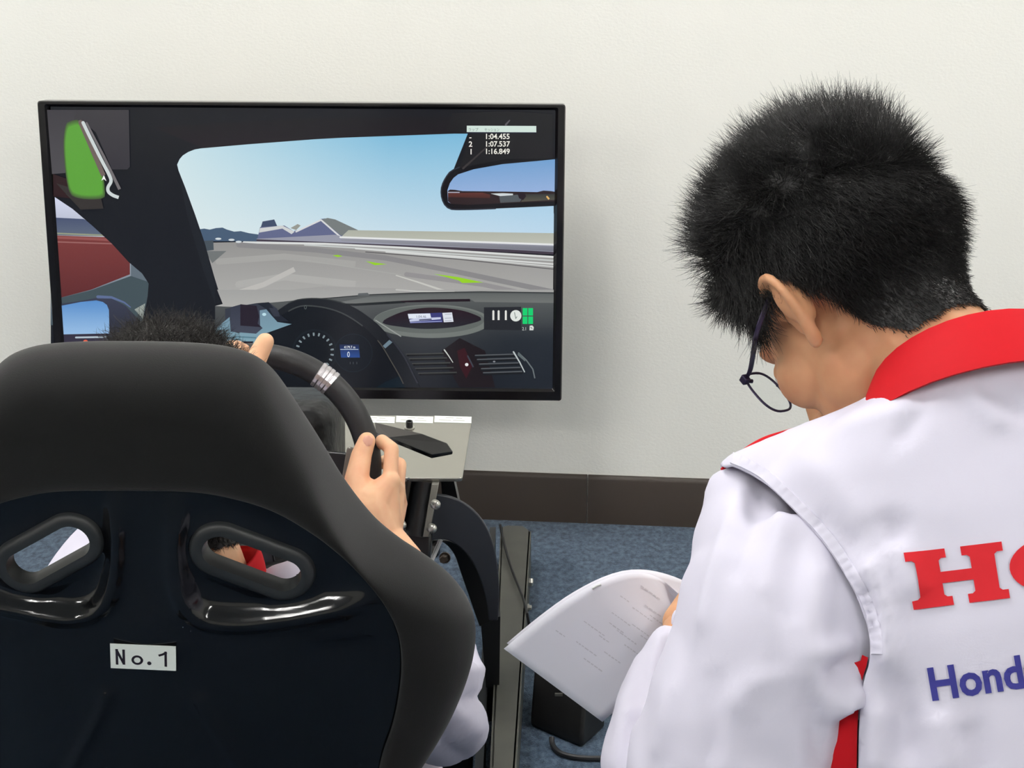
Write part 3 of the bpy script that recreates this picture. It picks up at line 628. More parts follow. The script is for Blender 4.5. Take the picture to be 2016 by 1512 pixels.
# number label stuck on the shell
lc = [sp(u, v) for u, v in ((220, 1259), (349, 1264.5), (349.5, 1312), (221.5, 1306.5))]
gl = np.array([sp(284, 1287)]); near = np.linalg.norm(G - gl, axis=1) < .034; hs = float(H[near].max()) + .0004
MB().prism([sw(s, t, hs + nose(s)) for s, t in lc], SN * .0008).build('number_label', M['label'], seat, smooth=False)
lp = [sw(s, t, hs + nose(s) + .0009) for s, t in lc]; lx, ly = (lp[1] - lp[0]), (lp[3] - lp[0])
def strokes(name, paths, w, parent, m, frame):
    """lettering laid as flat strokes in a 0..1 by 0..1 frame"""
    o, X, Y, N = frame; mb = MB(); ax, ay = X.normalized(), Y.normalized()
    for k, p in enumerate(paths):
        q = [o + X * x + Y * y for x, y in p]; n = len(q); L, R_ = [], []
        for i in range(n):
            d = (q[min(i + 1, n - 1)] - q[max(i - 1, 0)]).normalized(); pr = N.cross(d).normalized(); e = d * (w * .5 if i == n - 1 else (-w * .5 if i == 0 else 0))
            L.append(q[i] + pr * w / 2 + e + N * k * 2e-5); R_.append(q[i] - pr * w / 2 + e + N * k * 2e-5)
        mb.add(L + R_, [(i, i + 1, n + i + 1, n + i) for i in range(n - 1)])
    return mb.build(name, m, parent, smooth=False, fixn=False)
circ = lambda cx, cy, rx, ry, a0=0, a1=360, n=20: [(cx + rx * math.cos(math.radians(a0 + (a1 - a0) * k / n)), cy + ry * math.sin(math.radians(a0 + (a1 - a0) * k / n))) for k in range(n + 1)]
strokes('label_lettering', [[(.10, .80), (.10, .24)], [(.10, .25), (.20, .78)], [(.205, .79), (.205, .25)], circ(.41, .62, .07, .155), circ(.592, .73, .012, .034), circ(.592, .73, .004, .012), [(.755, .38), (.80, .34), (.845, .27)], [(.845, .26), (.845, .80)]], .0023, seat, M['ink'], (lp[0], lx, ly, SN))
# ------------------------------------------------------------------ simulator frame
M['alu'] = mat('brushed_aluminium', (170, 168, 160), .26, metal=.85, bump=(240, .04))
M['rail'] = mat('grey_painted_steel', (72, 72, 66), .5, bump=(60, .06), var=(14, (62, 62, 58), .35, .7))
M['black_steel'] = mat('black_painted_steel', (20, 21, 23), .28)
M['grey_plate'] = mat('charcoal_plate', (46, 48, 54), .5)
M['bolt'] = mat('zinc_bolt', (190, 188, 180), .3, metal=.8)
M['black_plastic'] = mat('black_plastic', (21, 21, 22), .42, bump=(400, .06))
M['white_plastic'] = mat('white_plastic', (226, 226, 224), .45)
rig = empty('simulator_frame', (SX, 2.2, 0), 'black steel simulator frame with a metal wheel deck and grey floor rail', 'simulator frame')
# floor rails: right one measured, left one its mirror image
RZ = .085
rl = [atz(988, 1034, RZ), atz(1044, 1036, RZ), atz(1013, 1512, RZ), atz(968, 1512, RZ)]
d0 = (rl[3] - rl[0]); d1 = (rl[2] - rl[1]); ext = 1.75
rl[3] = rl[0] + d0 * ext; rl[2] = rl[1] + d1 * ext
def rail(mir):
    f = (lambda p: V((2 * SX - p.x, p.y, p.z))) if mir else (lambda p: p)
    a, b_, c, d = [f(p) for p in rl]
    ins = (a - b_).normalized()
    mb = MB()
    fl, fr = (b_ - a), (c - d)
    # far end with clipped corners
    e = (d - a).normalized()
    top = [a + e * .012, a + fl.normalized() * .012, b_ - fl.normalized() * .016, b_ + (c - b_).normalized() * .03, c, d]
    mb.prism(top, V((0, 0, -.006)))
    for p, q in ((top[5], top[0]), (top[3], top[4])):
        t = (q - p).normalized(); n = V((-t.y, t.x, 0)) * .0025
        mb.prism([p - n, q - n, q + n, p + n], V((0, 0, -RZ + .003)))
    o = mb.build('floor_rail', M['rail'], rig, smooth=False)
    return o
rail(False); rail(True)
# inner wall of the right rail and rubber feet
a, d = rl[0] + V((-.012, .0, -.004)), rl[3] + V((-.012, 0, -.004))
MB().prism([a, d, d + V((-.012, 0, 0)), a + V((-.012, 0, 0))], V((0, 0, -.07))).build('inner_channel', M['black_steel'], rig, smooth=False)
def hexbolt(c, ax, r, h, name='bolt', m=None, washer=True):
    c, ax = V(c), V(ax).normalized(); x = ax.orthogonal().normalized(); y = ax.cross(x); mb = MB()
    if washer: mb.loft([[c + ax * z + (x * math.cos(a) + y * math.sin(a)) * r * 1.35 for a in [2 * math.pi * k / 18 for k in range(18)]] for z in (-.002, .0015)])
    rr = [(r, .0015), (r, h * .85), (r * .82, h)]
    mb.loft([[c + ax * z + (x * math.cos(a) + y * math.sin(a)) * q for a in [2 * math.pi * k / 6 for k in range(6)]] for q, z in rr])
    return mb.build(name, m or M['bolt'], rig, smooth=False)
def dome(c, ax, r, h, name='dome_bolt', m=None, par=None):
    c, ax = V(c), V(ax).normalized(); x = ax.orthogonal().normalized(); y = ax.cross(x); mb = MB()
    mb.loft([[c + ax * z + (x * math.cos(a) + y * math.sin(a)) * q for a in [2 * math.pi * k / 18 for k in range(18)]] for q, z in ((r, -.003), (r, h * .2), (r * .9, h * .55), (r * .65, h * .85), (r * .3, h))])
    return mb.build(name, m or M['bolt'], rig if par is None else par)
hexbolt(atz(1037, 1146, .055), (1, -.1, 0), .0085, .012); hexbolt(atz(1040, 1196, .05), (1, -.1, 0), .005, .006)
for y_ in (1.52, 2.02):
    MB().box((SX, y_, .06), .56, .05, .045).build('cross_bar', M['black_steel'], rig, bevel=.004)
# wheel deck: brushed plate, tilted a little to the driver
DP, DQ, DR = at(909, 941, 2.06), at(930, 819, 2.25), at(690, 937, 2.06)
DN = (DQ - DP).cross(DR - DP).normalized()
if DN.z < 0: DN = -DN
def dk(u, v, h=0.0): return on_plane(u, v, DP + DN * h, DN)
def rcorner(pts, r, n=5):
    out = []
    for i, p in enumerate(pts):
        a, b_ = (pts[i - 1] - p).normalized(), (pts[(i + 1) % len(pts)] - p).normalized()
        p0, p1 = p + a * r, p + b_ * r
        for k in range(n + 1):
            t = k / n; out.append(p0 * (1 - t) ** 2 + p * 2 * t * (1 - t) + p1 * t * t)
    return out
dl = rcorner([dk(668, 941), dk(910, 941.5), dk(930, 819), dk(640, 816)], .006)
MB().prism(dl, DN * -.006).build('wheel_deck', M['alu'], rig, bevel=.0012, edge=30)
for u0, u1 in ((704, 777.5), (779.5, 853), (855, 928.5)):
    lb = MB(); q = [dk(u0, 831, .0006), dk(u1 - .6, 833, .0006), dk(u1, 820.5, .0006), dk(u0 + .8, 818.5, .0006)]
    o = lb.prism(q, DN * -.0005).build('deck_label', M['label'], rig, smooth=False); o['label'] = 'white label strip'
    X, Y = q[1] - q[0], q[3] - q[0]
    pr = MB()
    for yy, xa, xb in ((.72, .3, .52), (.72, .58, .75), (.35, .12, .45), (.35, .5, .82)):
        pr.add([q[0] + X * x + Y * y + DN * .0001 for x, y in ((xa, yy - .05), (xb, yy - .05), (xb, yy + .05), (xa, yy + .05))], [(0, 1, 2, 3)])
    pr.build('small_print', mat('faded_ink', (176, 176, 168), .6), o, smooth=False, fixn=False)
def capbolt(c, r, h):
    mb = MB(); ax = DN; x = ax.orthogonal().normalized(); y = ax.cross(x); R = lambda q, z, n=20: [c + ax * z + (x * math.cos(a) + y * math.sin(a)) * q for a in [2 * math.pi * k / n for k in range(n)]]
    mb.loft([R(r, 0), R(r, h * .92), R(r * .92, h), R(r * .58, h), R(r * .56, h * .45)]); return mb.build('cap_bolt', M['black_plastic'], rig, edge=40)
for u, v in ((806, 842), (788, 928), (700, 905)):
    c = dk(u, v, .0004); mb = MB(); x = DN.orthogonal().normalized(); y = DN.cross(x)
    mb.loft([[c + DN * z + (x * math.cos(a) + y * math.sin(a)) * .0078 for a in [2 * math.pi * k / 20 for k in range(20)]] for z in (0, .0015)]).build('washer', M['bolt'], rig)
    capbolt(c + DN * .0015, .0052, .0095)
# steering column support: two side plates around a round post, with dome bolts
yc = 2.03
cl = [at(806, 944, yc + .02), at(784, 1045, yc)]; cr = [at(866, 944, yc + .02), at(845, 1058, yc)]
dn = (cl[1] - cl[0])
MB().tube([(cl[0] * .52 + cr[0] * .48) + V((0, .025, -.012)), (cl[1] * .47 + cr[1] * .53) + V((0, .02, -.01))], .0195, 20).build('round_post', M['black_steel'], rig)
MB().prism([cl[0], cl[0] + V((-.003, 0, 0)), cl[1] + V((-.003, 0, 0)), cl[1]], V((0, .06, .0))).build('side_plate', M['black_steel'], rig, smooth=False)
cr[0] = at(864, 953, yc + .02)
MB().prism([cr[0], cr[0] + V((-.010, 0, 0)), cr[1] + V((-.009, 0, 0)), cr[1]], V((0, .06, 0))).build('side_plate', mat('lit_steel_edge', (118, 117, 110), .4, metal=.3), rig, bevel=.001)  # paler than its twin: light on this side put into the colour
MB().prism([at(868, 944, 2.12), at(893, 944, 2.12), at(905, 1000, 2.12), at(872, 1000, 2.12)], V((0, .03, 0))).build('rear_strut', M['black_steel'], rig, smooth=False)
MB().prism([at(772, 1036, yc + .01), at(850, 1052, yc + .01), at(846, 1120, yc), at(760, 1120, yc)], V((0, .05, 0))).build('clamp_block', M['black_steel'], rig, bevel=.004)
for u, v in ((857, 993), (850, 1040), (790, 1033)):
    dome(at(u, v, yc - .004), (.55, -1, .1), .0068, .0085)
# curved arm plates running from the column out to the rail
def arm(outer, inner, y0, y1, th, name, m):
    n = 26; A, B = smooth_line(outer, n), smooth_line(inner, n); rings = []
    for i in range(n):
        y = y0 + (y1 - y0) * i / (n - 1); a, b_ = at(A[i][0], A[i][1], y), at(B[i][0], B[i][1], y); e = V((0, th, 0))
        rings.append([a, b_, b_ + e, a + e])
    return MB().loft(rings).build(name, m, rig, bevel=.0015, edge=30)
arm([(852, 974), (880, 977), (912, 990), (940, 1013), (961, 1045), (974, 1085), (981, 1130), (983, 1175), (980, 1222)], [(838, 1070), (856, 1063), (882, 1064), (906, 1078), (926, 1100), (942, 1130), (953, 1165), (959, 1195), (962, 1222)], 2.06, 2.12, .008, 'curved_arm', M['grey_plate'])
arm([(838, 1066), (870, 1063), (900, 1072), (926, 1098), (944, 1132), (956, 1168), (964, 1198), (972, 1222)], [(820, 1100), (850, 1066), (872, 1068), (893, 1090), (906, 1125), (920, 1165), (932, 1200), (944, 1234)], 2.10, 2.16, .02, 'curved_arm', M['black_steel'])
MB().prism([at(946, 1218, 2.2), at(985, 1214, 2.2), at(982, 1420, 2.2), at(962, 1420, 2.2)], V((0, .02, 0))).build('support_post', M['black_steel'], rig, smooth=False)
MB().tube([at(868, 1062, 2.09), at(858, 1085, 2.085), at(846, 1112, 2.08)], .0032, 8).build('cable_tie', M['white_plastic'], rig)
hexbolt(at(876, 1098, 2.14), (-.2, -1, .1), .0062, .014, 'bolt', mat('bronze_nut', (96, 84, 74), .5, metal=.5))
for s in (-1, 1):
    MB().box((SX + s * .20, 1.5, .10), .03, .40, .03).build('seat_slider', M['black_steel'], rig, bevel=.003)

# ------------------------------------------------------------------ steering wheel with its base
M['leather'] = mat('wheel_leather', (37, 37, 38), .5, bump=(260, .2, 3, .0008), spec=.4)
M['silver'] = mat('silver_band', (198, 194, 196), .28, metal=.75)
M['paddle'] = mat('paddle_gloss', (17, 17, 19), .16, spec=.5)
M['boot'] = mat('wheel_boot', (20, 21, 22), .48, spec=.4, bump=(26, .7, 3, .012))
WC = at(508, 917, 1.875); wa = math.radians(6)
WN = V((0, -math.cos(wa), math.sin(wa))); WU = V((0, math.sin(wa), math.cos(wa))); WX = V((1, 0, 0))
WR = (at(727, 917, 1.875) - WC).length
swl = empty('steering_wheel', WC, 'round black leather steering wheel with a silver band, held by the driver', 'steering wheel')
def wp(deg, r=1.0, h=0.0): a = math.radians(deg); return WC + (WX * math.cos(a) + WU * math.sin(a)) * WR * r + WN * h
RT = .0158
def torus(a0, a1, rt, n=None, prof=None, seg=18):
    n = n or max(6, int(abs(a1 - a0) / 3)); rings = []
    for i in range(n + 1):
        a = a0 + (a1 - a0) * i / n; c = wp(a); rad = (c - WC).normalized(); k = rt if prof is None else rt * prof(i / n)
        rings.append([c + rad * k * math.cos(b_) + WN * k * 1.08 * math.sin(b_) for b_ in [2 * math.pi * j / seg for j in range(seg)]])
    return rings
MB().loft(torus(0, 360 - 360 / 120, RT, 119), True, False, True).build('rim', M['leather'], swl)
for a in (52.5,):
    mb = MB(); k = 0
    mb.loft(torus(a - 4.6, a + 4.6, RT + .0012, 30, lambda t: 1.0 if (abs(((t * 4) % 1) - .5) < .40) else .93)).build('rim_band', M['silver'], swl, edge=20)
for a in (0, 180, 270):
    mb = MB(); c = wp(a); rad = (c - WC).normalized(); tn = rad.cross(WN); rings = []
    for r, w in ((.24, .030), (.5, .020), (.8, .017), (.98, .022)):
        p = wp(a, r, -.012 + .012 * r); rings.append([p + tn * w + WN * .004, p - tn * w + WN * .004, p - tn * w - WN * .004, p + tn * w - WN * .004])
    mb.loft(rings).build('spoke', M['black_steel'], swl, bevel=.002)
rg = lambda q, z: [WC + WN * z + (WX * math.cos(a) + WU * math.sin(a)) * q for a in [2 * math.pi * k / 28 for k in range(28)]]
MB().loft([rg(.03, .008), rg(.036, .004), rg(.036, -.02), rg(.03, -.024)]).build('hub', M['black_plastic'], swl, edge=40)
bs = MB()
bs.loft([rcorner([WC + WX * x * w + WU * z * h_ + WN * q + V((0, 0, dz)) for x, z in ((-1, -1), (1, -1), (1, 1), (-1, 1))], r_) for q, w, h_, r_, dz in ((-.024, .06, .06, .02, 0), (-.03, .08, .07, .025, 0), (-.07, .092, .074, .03, 0), (-.16, .094, .072, .03, .004), (-.20, .088, .066, .03, .006), (-.21, .08, .056, .025, .006))])
bs.build('wheel_base', M['boot'], swl, edge=60)
q = rcorner([at(668, 972, 1.852), at(683, 879, 1.862), at(716, 889, 1.862), at(716, 972, 1.852)], .006)
MB().prism(q, V((0, .004, 0))).build('spoke_plate', mat('satin_grey_plate', (120, 115, 108), .35, metal=.4), swl, bevel=.001, edge=30)
# right shift paddle: faceted wedge standing off behind the rim
def pd(u, v, y): return at(u, v, y)
T = [pd(738, 831, 1.95), pd(832, 854, 2.0), pd(880, 872, 2.02), pd(892, 889, 2.015), pd(850, 895, 1.985), pd(784, 868, 1.955), pd(740, 852, 1.935)]
L = [p + V((0.0, .012, -.0075)) for p in T]; L[3] = pd(891, 895, 2.02); L[4] = pd(850, 903, 1.995); L[5] = pd(784, 876, 1.965)
rdg = pd(766, 861, 1.955)
mb = MB(); vs_ = T + L + [rdg]; n = 7
fs = [(0, 1, 14, 6), (1, 2, 4, 5, 14), (2, 3, 4), (6, 14, 5)] + [(i, i + 7, (i + 1) % 7 + 7, (i + 1) % 7) for i in range(7)] + [tuple(range(13, 6, -1))]
M['paddle_reflect'] = mat('paddle_painted_reflection', (74, 71, 68), .5)  # upper facet: reflection of the wall put into a lighter grey
mb.add(vs_, fs); mb.mi[0] = 1; mb.build('shift_paddle', [M['paddle'], M['paddle_reflect']], swl, smooth=False, bevel=.0012)
mb = MB(); mx = lambda p: V((2 * WC.x - p.x, p.y, p.z))
mb.add([mx(p) for p in vs_], [f[::-1] for f in fs]); mb.mi[0] = 1; mb.build('shift_paddle', [M['paddle'], M['paddle_reflect']], swl, smooth=False, bevel=.0012)

# ------------------------------------------------------------------ black box with its cable, thin cable on the rail
bx = empty('equipment_box', atz(1120, 1440, 0), 'small black box on the blue carpet below the raised paper', 'box')
f0, f1, f2 = atz(1043, 1430, 0), atz(1146, 1474, 0), atz(1192, 1432, 0)
f3 = f0 + (f2 - f1); hb = V((0, 0, .125)); sl = V((.008, .03, 0))
MB().loft([[f0, f1, f2, f3], [p + V((0, 0, .02)) for p in (f0, f1, f2, f3)], [p + hb + sl for p in (f0, f1, f2, f3)]]).build('case', mat('box_black', (20, 20, 21), .5, bump=(160, .15)), bx, bevel=.006)
MB().box((f0 * .45 + f1 * .55) + V((0, -.001, .075)), .012, .004, .004).build('indicator', mat('dim_lamp', (70, 70, 66), .4), bx, smooth=False)
cb = smooth_line([tuple(p) for p in (atz(1086, 1452, .012), atz(1088, 1466, .006), atz(1102, 1482, .005), atz(1135, 1491, .005), atz(1180, 1493, .005), atz(1260, 1490, .005), atz(1330, 1470, .005))], 40)
MB().tube([V(p) for p in cb], .0042, 8).build('power_cable', mat('cable_black', (28, 29, 32), .5), bx)
cb = smooth_line([tuple(p) for p in (atz(985, 1034, .10), atz(988, 1050, .094), atz(994, 1075, .0925), atz(1004, 1110, .0925), atz(1015, 1140, .0925), atz(1028, 1172, .0925), atz(1036, 1200, .0925), atz(1041, 1226, .07), atz(1044, 1260, .02), atz(1046, 1290, .006))], 50)
o = MB().tube([V(p) for p in cb], .0026, 8).build('signal_cable', M['black_plastic']); tag(o, 'thin black cable running along the grey floor rail', 'cable')
# ------------------------------------------------------------------ people
M['skin'] = mat('skin', (224, 178, 142), .5, spec=.35, sss=.12, var=(26, (214, 158, 126), .42, .75), bump=(420, .05))
M['skin_tan'] = mat('tan_skin', (204, 152, 114), .5, spec=.35, sss=.12, var=(26, (192, 132, 98), .42, .75), bump=(420, .05))
M['hair'] = mat('black_hair', (34, 33, 33), .48, spec=.5)
M['cloth'] = mat('white_twill', (209, 206, 221), .72, spec=.2, bump=(700, .1, 2, .0004))
M['red'] = mat('red_twill', (184, 13, 25), .7, spec=.2, bump=(700, .1, 2, .0004))
M['blue'] = mat('navy_print', (54, 54, 130), .65, spec=.2); M['redprint'] = mat('red_print', (198, 33, 42), .6, spec=.2)
M['shoe'] = mat('black_shoe', (28, 28, 29), .5); M['eye'] = mat('eye_white', (232, 228, 222), .2); M['iris'] = mat('iris', (32, 22, 18), .2)
def cf(x, y, z): return RGT * x + UPV * y + FWD * z
def pd_(u, v, d): return CAM + ray(u, v) * d                         # pixel at camera depth d
class Frame:
    """a head or torso frame: left, forward, up"""
    def __init__(s, o, f, u):
        s.o = V(o); s.u = V(u).normalized(); s.f = (V(f) - s.u * V(f).dot(s.u)).normalized(); s.l = s.u.cross(s.f).normalized()
        s.R = Matrix((s.l, s.f, s.u)).transposed()
    def __call__(s, l, f, u): return s.o + s.l * l + s.f * f + s.u * u
    def loc(s, co):
        q = co - np.array(s.o); return np.stack([q @ np.array(s.l), q @ np.array(s.f), q @ np.array(s.u)], 1)
def make_head(H, neck_base, nr=.056, mid=(0, -.03, -.05)):
    mb = MB()
    def E(c, r): mb.sphere(H(*c), r, 20, 12, H.R)
    E((0, -.008, .05), (.076, .098, .082)); E((0, .028, -.005), (.067, .068, .082)); E((0, .040, -.048), (.059, .050, .048)); E((0, .072, -.080), (.026, .022, .020)); E((0, .005, -.045), (.057, .055, .05))
    for s in (-1, 1):
        E((s * .042, .052, -.014), (.027, .034, .03)); E((s * .044, .022, -.045), (.022, .034, .034)); E((s * .033, .077, .010), (.016, .012, .012))
        hx = smooth_line([(.074, .014, .010), (.079, .014, .024), (.085, .006, .034), (.092, -.006, .036), (.098, -.017, .028), (.100, -.021, .012), (.097, -.018, -.004), (.090, -.010, -.018), (.083, -.001, -.029), (.077, .006, -.026)], 18)
        mb.tube([H(s * a, b, c) for a, b, c in hx], [.0042] * 12 + [.0046, .005, .0058, .0064, .006, .005], 8)
        q = [H(s * a, b, c) for a, b, c in hx]; ctr = H(s * .079, .001, .004)
        inn = [p + (ctr - p) * .8 - H.l * s * .001 for p in q]
        mb.loft([[p - H.f * .0018 for p in q], [p - H.f * .0028 for p in inn], [p + H.f * .0016 for p in inn], [p + H.f * .0018 for p in q]], True, False, True)
        E((s * .084, -.010, .006), (.013, .012, .025)); E((s * .076, .004, .000), (.005, .008, .02))
    E((0, .074, .034), (.05, .02, .013)); chain(mb, [H(0, .09, .022), H(0, .110, -.024)], [.008, .0125]); E((.010, .100, -.028), (.008, .009, .007)); E((-.010, .100, -.028), (.008, .009, .007))
    E((0, .090, -.053), (.021, .009, .006)); E((0, .089, -.063), (.018, .009, .007))
    chain(mb, [H(0, -.025, .0), H(*mid), V(neck_base)], [nr + .004, nr, nr + .006])
    return union(mb, .0027, 5)
def strands(roots, dirs, lens, rad, curl=.25, seg=4, droop=0.0):
    """hair strands as thin tapering three-sided tubes"""
    n = len(roots); rng = np.random.default_rng(3); p = roots.copy(); d = dirs / np.linalg.norm(dirs, axis=1, keepdims=True)
    cw = rng.normal(0, 1, (n, 3)); rows = []
    for k in range(seg + 1):
        a = np.cross(d, np.array([.3, .5, .8])); a /= np.linalg.norm(a, axis=1, keepdims=True) + 1e-9; b = np.cross(d, a)
        r = (rad * (1 - .8 * (k / seg) ** 1.5))[:, None]
        rows.append(np.stack([p + r * (a * math.cos(t) + b * math.sin(t)) for t in (0, 2.0944, 4.18879)], 1))
        cw = cw * .6 + rng.normal(0, .8, (n, 3)); d = d + curl * cw + np.array([0, 0, -droop]); d /= np.linalg.norm(d, axis=1, keepdims=True); p = p + d * (lens / seg)[:, None]
    co = np.stack(rows, 1).reshape(-1, 3); base = (np.arange(n) * (seg + 1) * 3)[:, None]; fs = []
    for k in range(seg):
        for t in range(3):
            a, b = k * 3 + t, k * 3 + (t + 1) % 3; fs.append(np.stack([base[:, 0] + a, base[:, 0] + b, base[:, 0] + b + 3, base[:, 0] + a + 3], 1))
    return co, np.concatenate(fs)
def fast_mesh(co, quads, off):
    me = bpy.data.meshes.new('m'); n, m = len(co), len(quads)
    me.vertices.add(n); me.vertices.foreach_set('co', (co - np.array(off)).astype(np.float32).ravel())
    me.loops.add(m * 4); me.loops.foreach_set('vertex_index', quads.astype(np.int32).ravel())
    me.polygons.add(m); me.polygons.foreach_set('loop_start', np.arange(m, dtype=np.int32) * 4); me.update(calc_edges=True); me.validate(); return me
def join_np(parts):
    co, fs, o = [], [], 0
    for c, f in parts: co.append(np.asarray(c)); fs += [tuple(i + o for i in q) for q in f]; o += len(c)
    return np.concatenate(co), fs

# ---- the student in front: head bent over the paper, seen from behind on the left
hF, hU = cf(-.313, -.718, .614), cf(-.48, .68, .55)
HS = Frame(pd_(1706, 602, 1.25), hF, hU)
NB = pd_(1945, 742, 1.155)
stu = empty('person', (0.42, 1.12, 0), 'person with short black hair and white jacket with red collar, head bent over papers', 'person')
TB = Frame(NB, cf(.10, -.15, .98), cf(-.13, .97, .17))
head_co, head_fs = make_head(HS, pd_(1922, 800, 1.17), .050, (0, -.015, -.055))
def body_limbs(mb, tb, hips, knees, ankles, shoulders, elbows, wrists, s=1.0):
    chain(mb, [tb(0, .0, -.06), tb(0, .01, -.2), tb(0, .01, -.36), (V(hips[0]) + V(hips[1])) / 2], [.05, .075, .07, .095])
    for k in (0, 1):
        el = elbows[k] if isinstance(elbows[k], list) else [elbows[k]]
        chain(mb, [tb(0, 0, -.05), shoulders[k]] + el + [wrists[k]], [.05, .036] + [.028] * len(el) + [.019]); chain(mb, [hips[k], knees[k], ankles[k]], [.085, .056, .042])
        capsule(mb, V(ankles[k]) + V((0, -.03, -.035)), V(ankles[k]) + V((0, .14, -.045)), .036, .03)
Lsh, Rsh = TB(.165, .02, -.075), TB(-.165, .02, -.075)
Lel, Rel = pd_(1288, 1620, 1.242), TB(-.25, .10, -.33)
Lwr, Rwr = pd_(1344, 1226, 1.42), TB(-.16, .30, -.36)
LARM = [pd_(1530, 1200, 1.15), pd_(1460, 1480, 1.145), pd_(1415, 1650, 1.195), pd_(1335, 1620, 1.243), pd_(1287, 1512, 1.285), pd_(1302, 1400, 1.335)]
hipc = TB(0, .0, -.52); hipL, hipR = hipc + V((-.09, .02, 0)), hipc + V((.09, .02, 0))
kneL, kneR = hipL + V((-.07, .36, .08)), hipR + V((.09, .36, .08))
ankL, ankR = V((kneL.x + .02, hipL.y + .10, .085)), V((kneR.x - .02, hipR.y + .10, .085))
mb = MB(); body_limbs(mb, TB, (hipL, hipR), (kneL, kneR), (ankL, ankR), (TB(.155, .03, -.095), TB(-.155, .03, -.095)), (LARM, Rel), (Lwr, Rwr)); limb = union(mb, .012, 3)
def hand(mb, wrist, palm, knuckles, fingers, thumb, rw=.026):
    """palm between wrist and knuckle row; each finger a chain of joints from its knuckle"""
    for k in knuckles: chain(mb, [wrist, V(wrist) * .45 + V(k) * .55, k], [rw, .017, .0115])
    for a, b_ in zip(knuckles[:-1], knuckles[1:]): capsule(mb, a, b_, .0112, .0108)
    for i, f in enumerate(fingers): n = len(f); chain(mb, f, [(.0098, .0094, .0086, .0078)[j] * (1, 1.02, .97, .86)[i] for j in range(n)])
    chain(mb, thumb, [.017, .0135, .0115, .0098][:len(thumb)])
def curl_hand(F, s, wrist, grip=1.0, rw=.019):
    """a closed hand in its own frame: F up = along the knuckles' pointing, forward = palm side, left = thumb side * s"""
    kn = [F(s * x, 0, .085 - abs(x - .012) * .25) for x in (.030, .010, -.010, -.028)]; fg = []
    for i, x in enumerate((.030, .010, -.010, -.028)):
        L = (.043, .047, .044, .034)[i]; k = F(s * x, 0, .085 - abs(x - .012) * .25); fg.append([k, k + F.u * L * .55 + F.f * L * .8, k + F.u * L * .1 + F.f * L * 1.45, k - F.u * L * .45 + F.f * L * 1.2])
    th = [F(s * .024, .008, .025), F(s * .045, .02, .05), F(s * .040, .045, .072), F(s * .026, .058, .082)]
    mb = MB(); hand(mb, V(wrist), None, kn, fg, th, rw); return union(mb, .0022, 4)
hfL = Frame(Lwr, cf(-.1, -.5, .8), cf(.62, .30, .45)); hfR = Frame(Rwr, cf(0, -.8, .2), cf(-.3, .1, .9))
handL = curl_hand(hfL, -1, Lwr); handR = curl_hand(hfR, 1, Rwr)
co, fs = join_np([(head_co, head_fs), limb, handL, handR])
body = link('body', mesh_np(co, fs, stu.location), stu, M['skin_tan'])
for s in (-1, 1):
    c = HS(s * .033, .0835, .011); MB().sphere(c, .0095, 14, 10, HS.R).build('eye', M['eye'], stu)
    MB().sphere(c + HS.f * .0072, .0045, 12, 8, HS.R).build('iris', M['iris'], stu)
# hair: a short cap, and strands grown from it
HAIR = [(1330, 700), (1330, 100), (1980, 100), (1960, 600), (1912, 612), (1880, 622), (1840, 640), (1790, 655), (1745, 650), (1715, 638), (1690, 620), (1660, 590), (1630, 572), (1600, 566), (1560, 566), (1530, 575), (1522, 610), (1527, 640), (1520, 655), (1505, 640), (1490, 622), (1478, 612), (1462, 600), (1440, 590)]
q = HS.loc(head_co); mir = np.array(HS.o) + np.abs(q[:, :1]) * np.array(HS.l) + q[:, 1:2] * np.array(HS.f) + q[:, 2:3] * np.array(HS.u)
hn = vnormals(head_co, head_fs)
P2 = projnp(mir)
isear = (np.abs(q[:, 0]) > .0775) & (q[:, 2] < .045) & (q[:, 2] > -.04) & (q[:, 1] > -.03)
inh = inpoly(P2, HAIR) & ~isear & (q[:, 2] > -.075) & (q[:, 1] < .085) & ~((q[:, 1] > .045) & (q[:, 2] < .05 + (.085 - q[:, 1]) * -.2)) & ~((q[:, 1] > .07) & (q[:, 2] < .085))
def hair_cap(co, fs, mask, nrm, thick, parent, off):
    keep = [f for f in fs if all(mask[i] for i in f)]; used = sorted({i for f in keep for i in f}); rm = {o: n for n, o in enumerate(used)}
    c = co[used] + nrm[used] * thick[used][:, None]
    return c, [tuple(rm[i] for i in f) for f in keep], used
dx_ = P2[:, 0] - 1690; yc_ = 328 + np.where(dx_ < 0, .0034, .0012) * dx_ ** 2
above = np.maximum(np.clip((yc_ - P2[:, 1]) / 40 + .5, 0, 1), np.clip((q[:, 1] - .045) / .02, 0, 1) * np.clip((q[:, 2] - .06) / .02, 0, 1))
edge = np.clip((q[:, 2] + .05) / .08, .0, 1)
seamd = np.abs(P2[:, 1] - yc_) + 300 * np.clip((q[:, 1] - .02) / .02, 0, 1) + 2.5 * np.maximum(0, np.abs(P2[:, 0] - 1690) - 70)
nf = hn @ np.array(HS.f); fk = np.clip(1 - 1.1 * np.maximum(0, nf - .35), .25, 1)
thick = (.002 + .010 * edge + .012 * above) * np.clip(seamd / 50, .1, 1) * fk
c, kf, used = hair_cap(head_co, head_fs, inh, hn, thick, stu, None)
hcap = link('hair', mesh_np(c, kf, stu.location), stu, M['hair'])
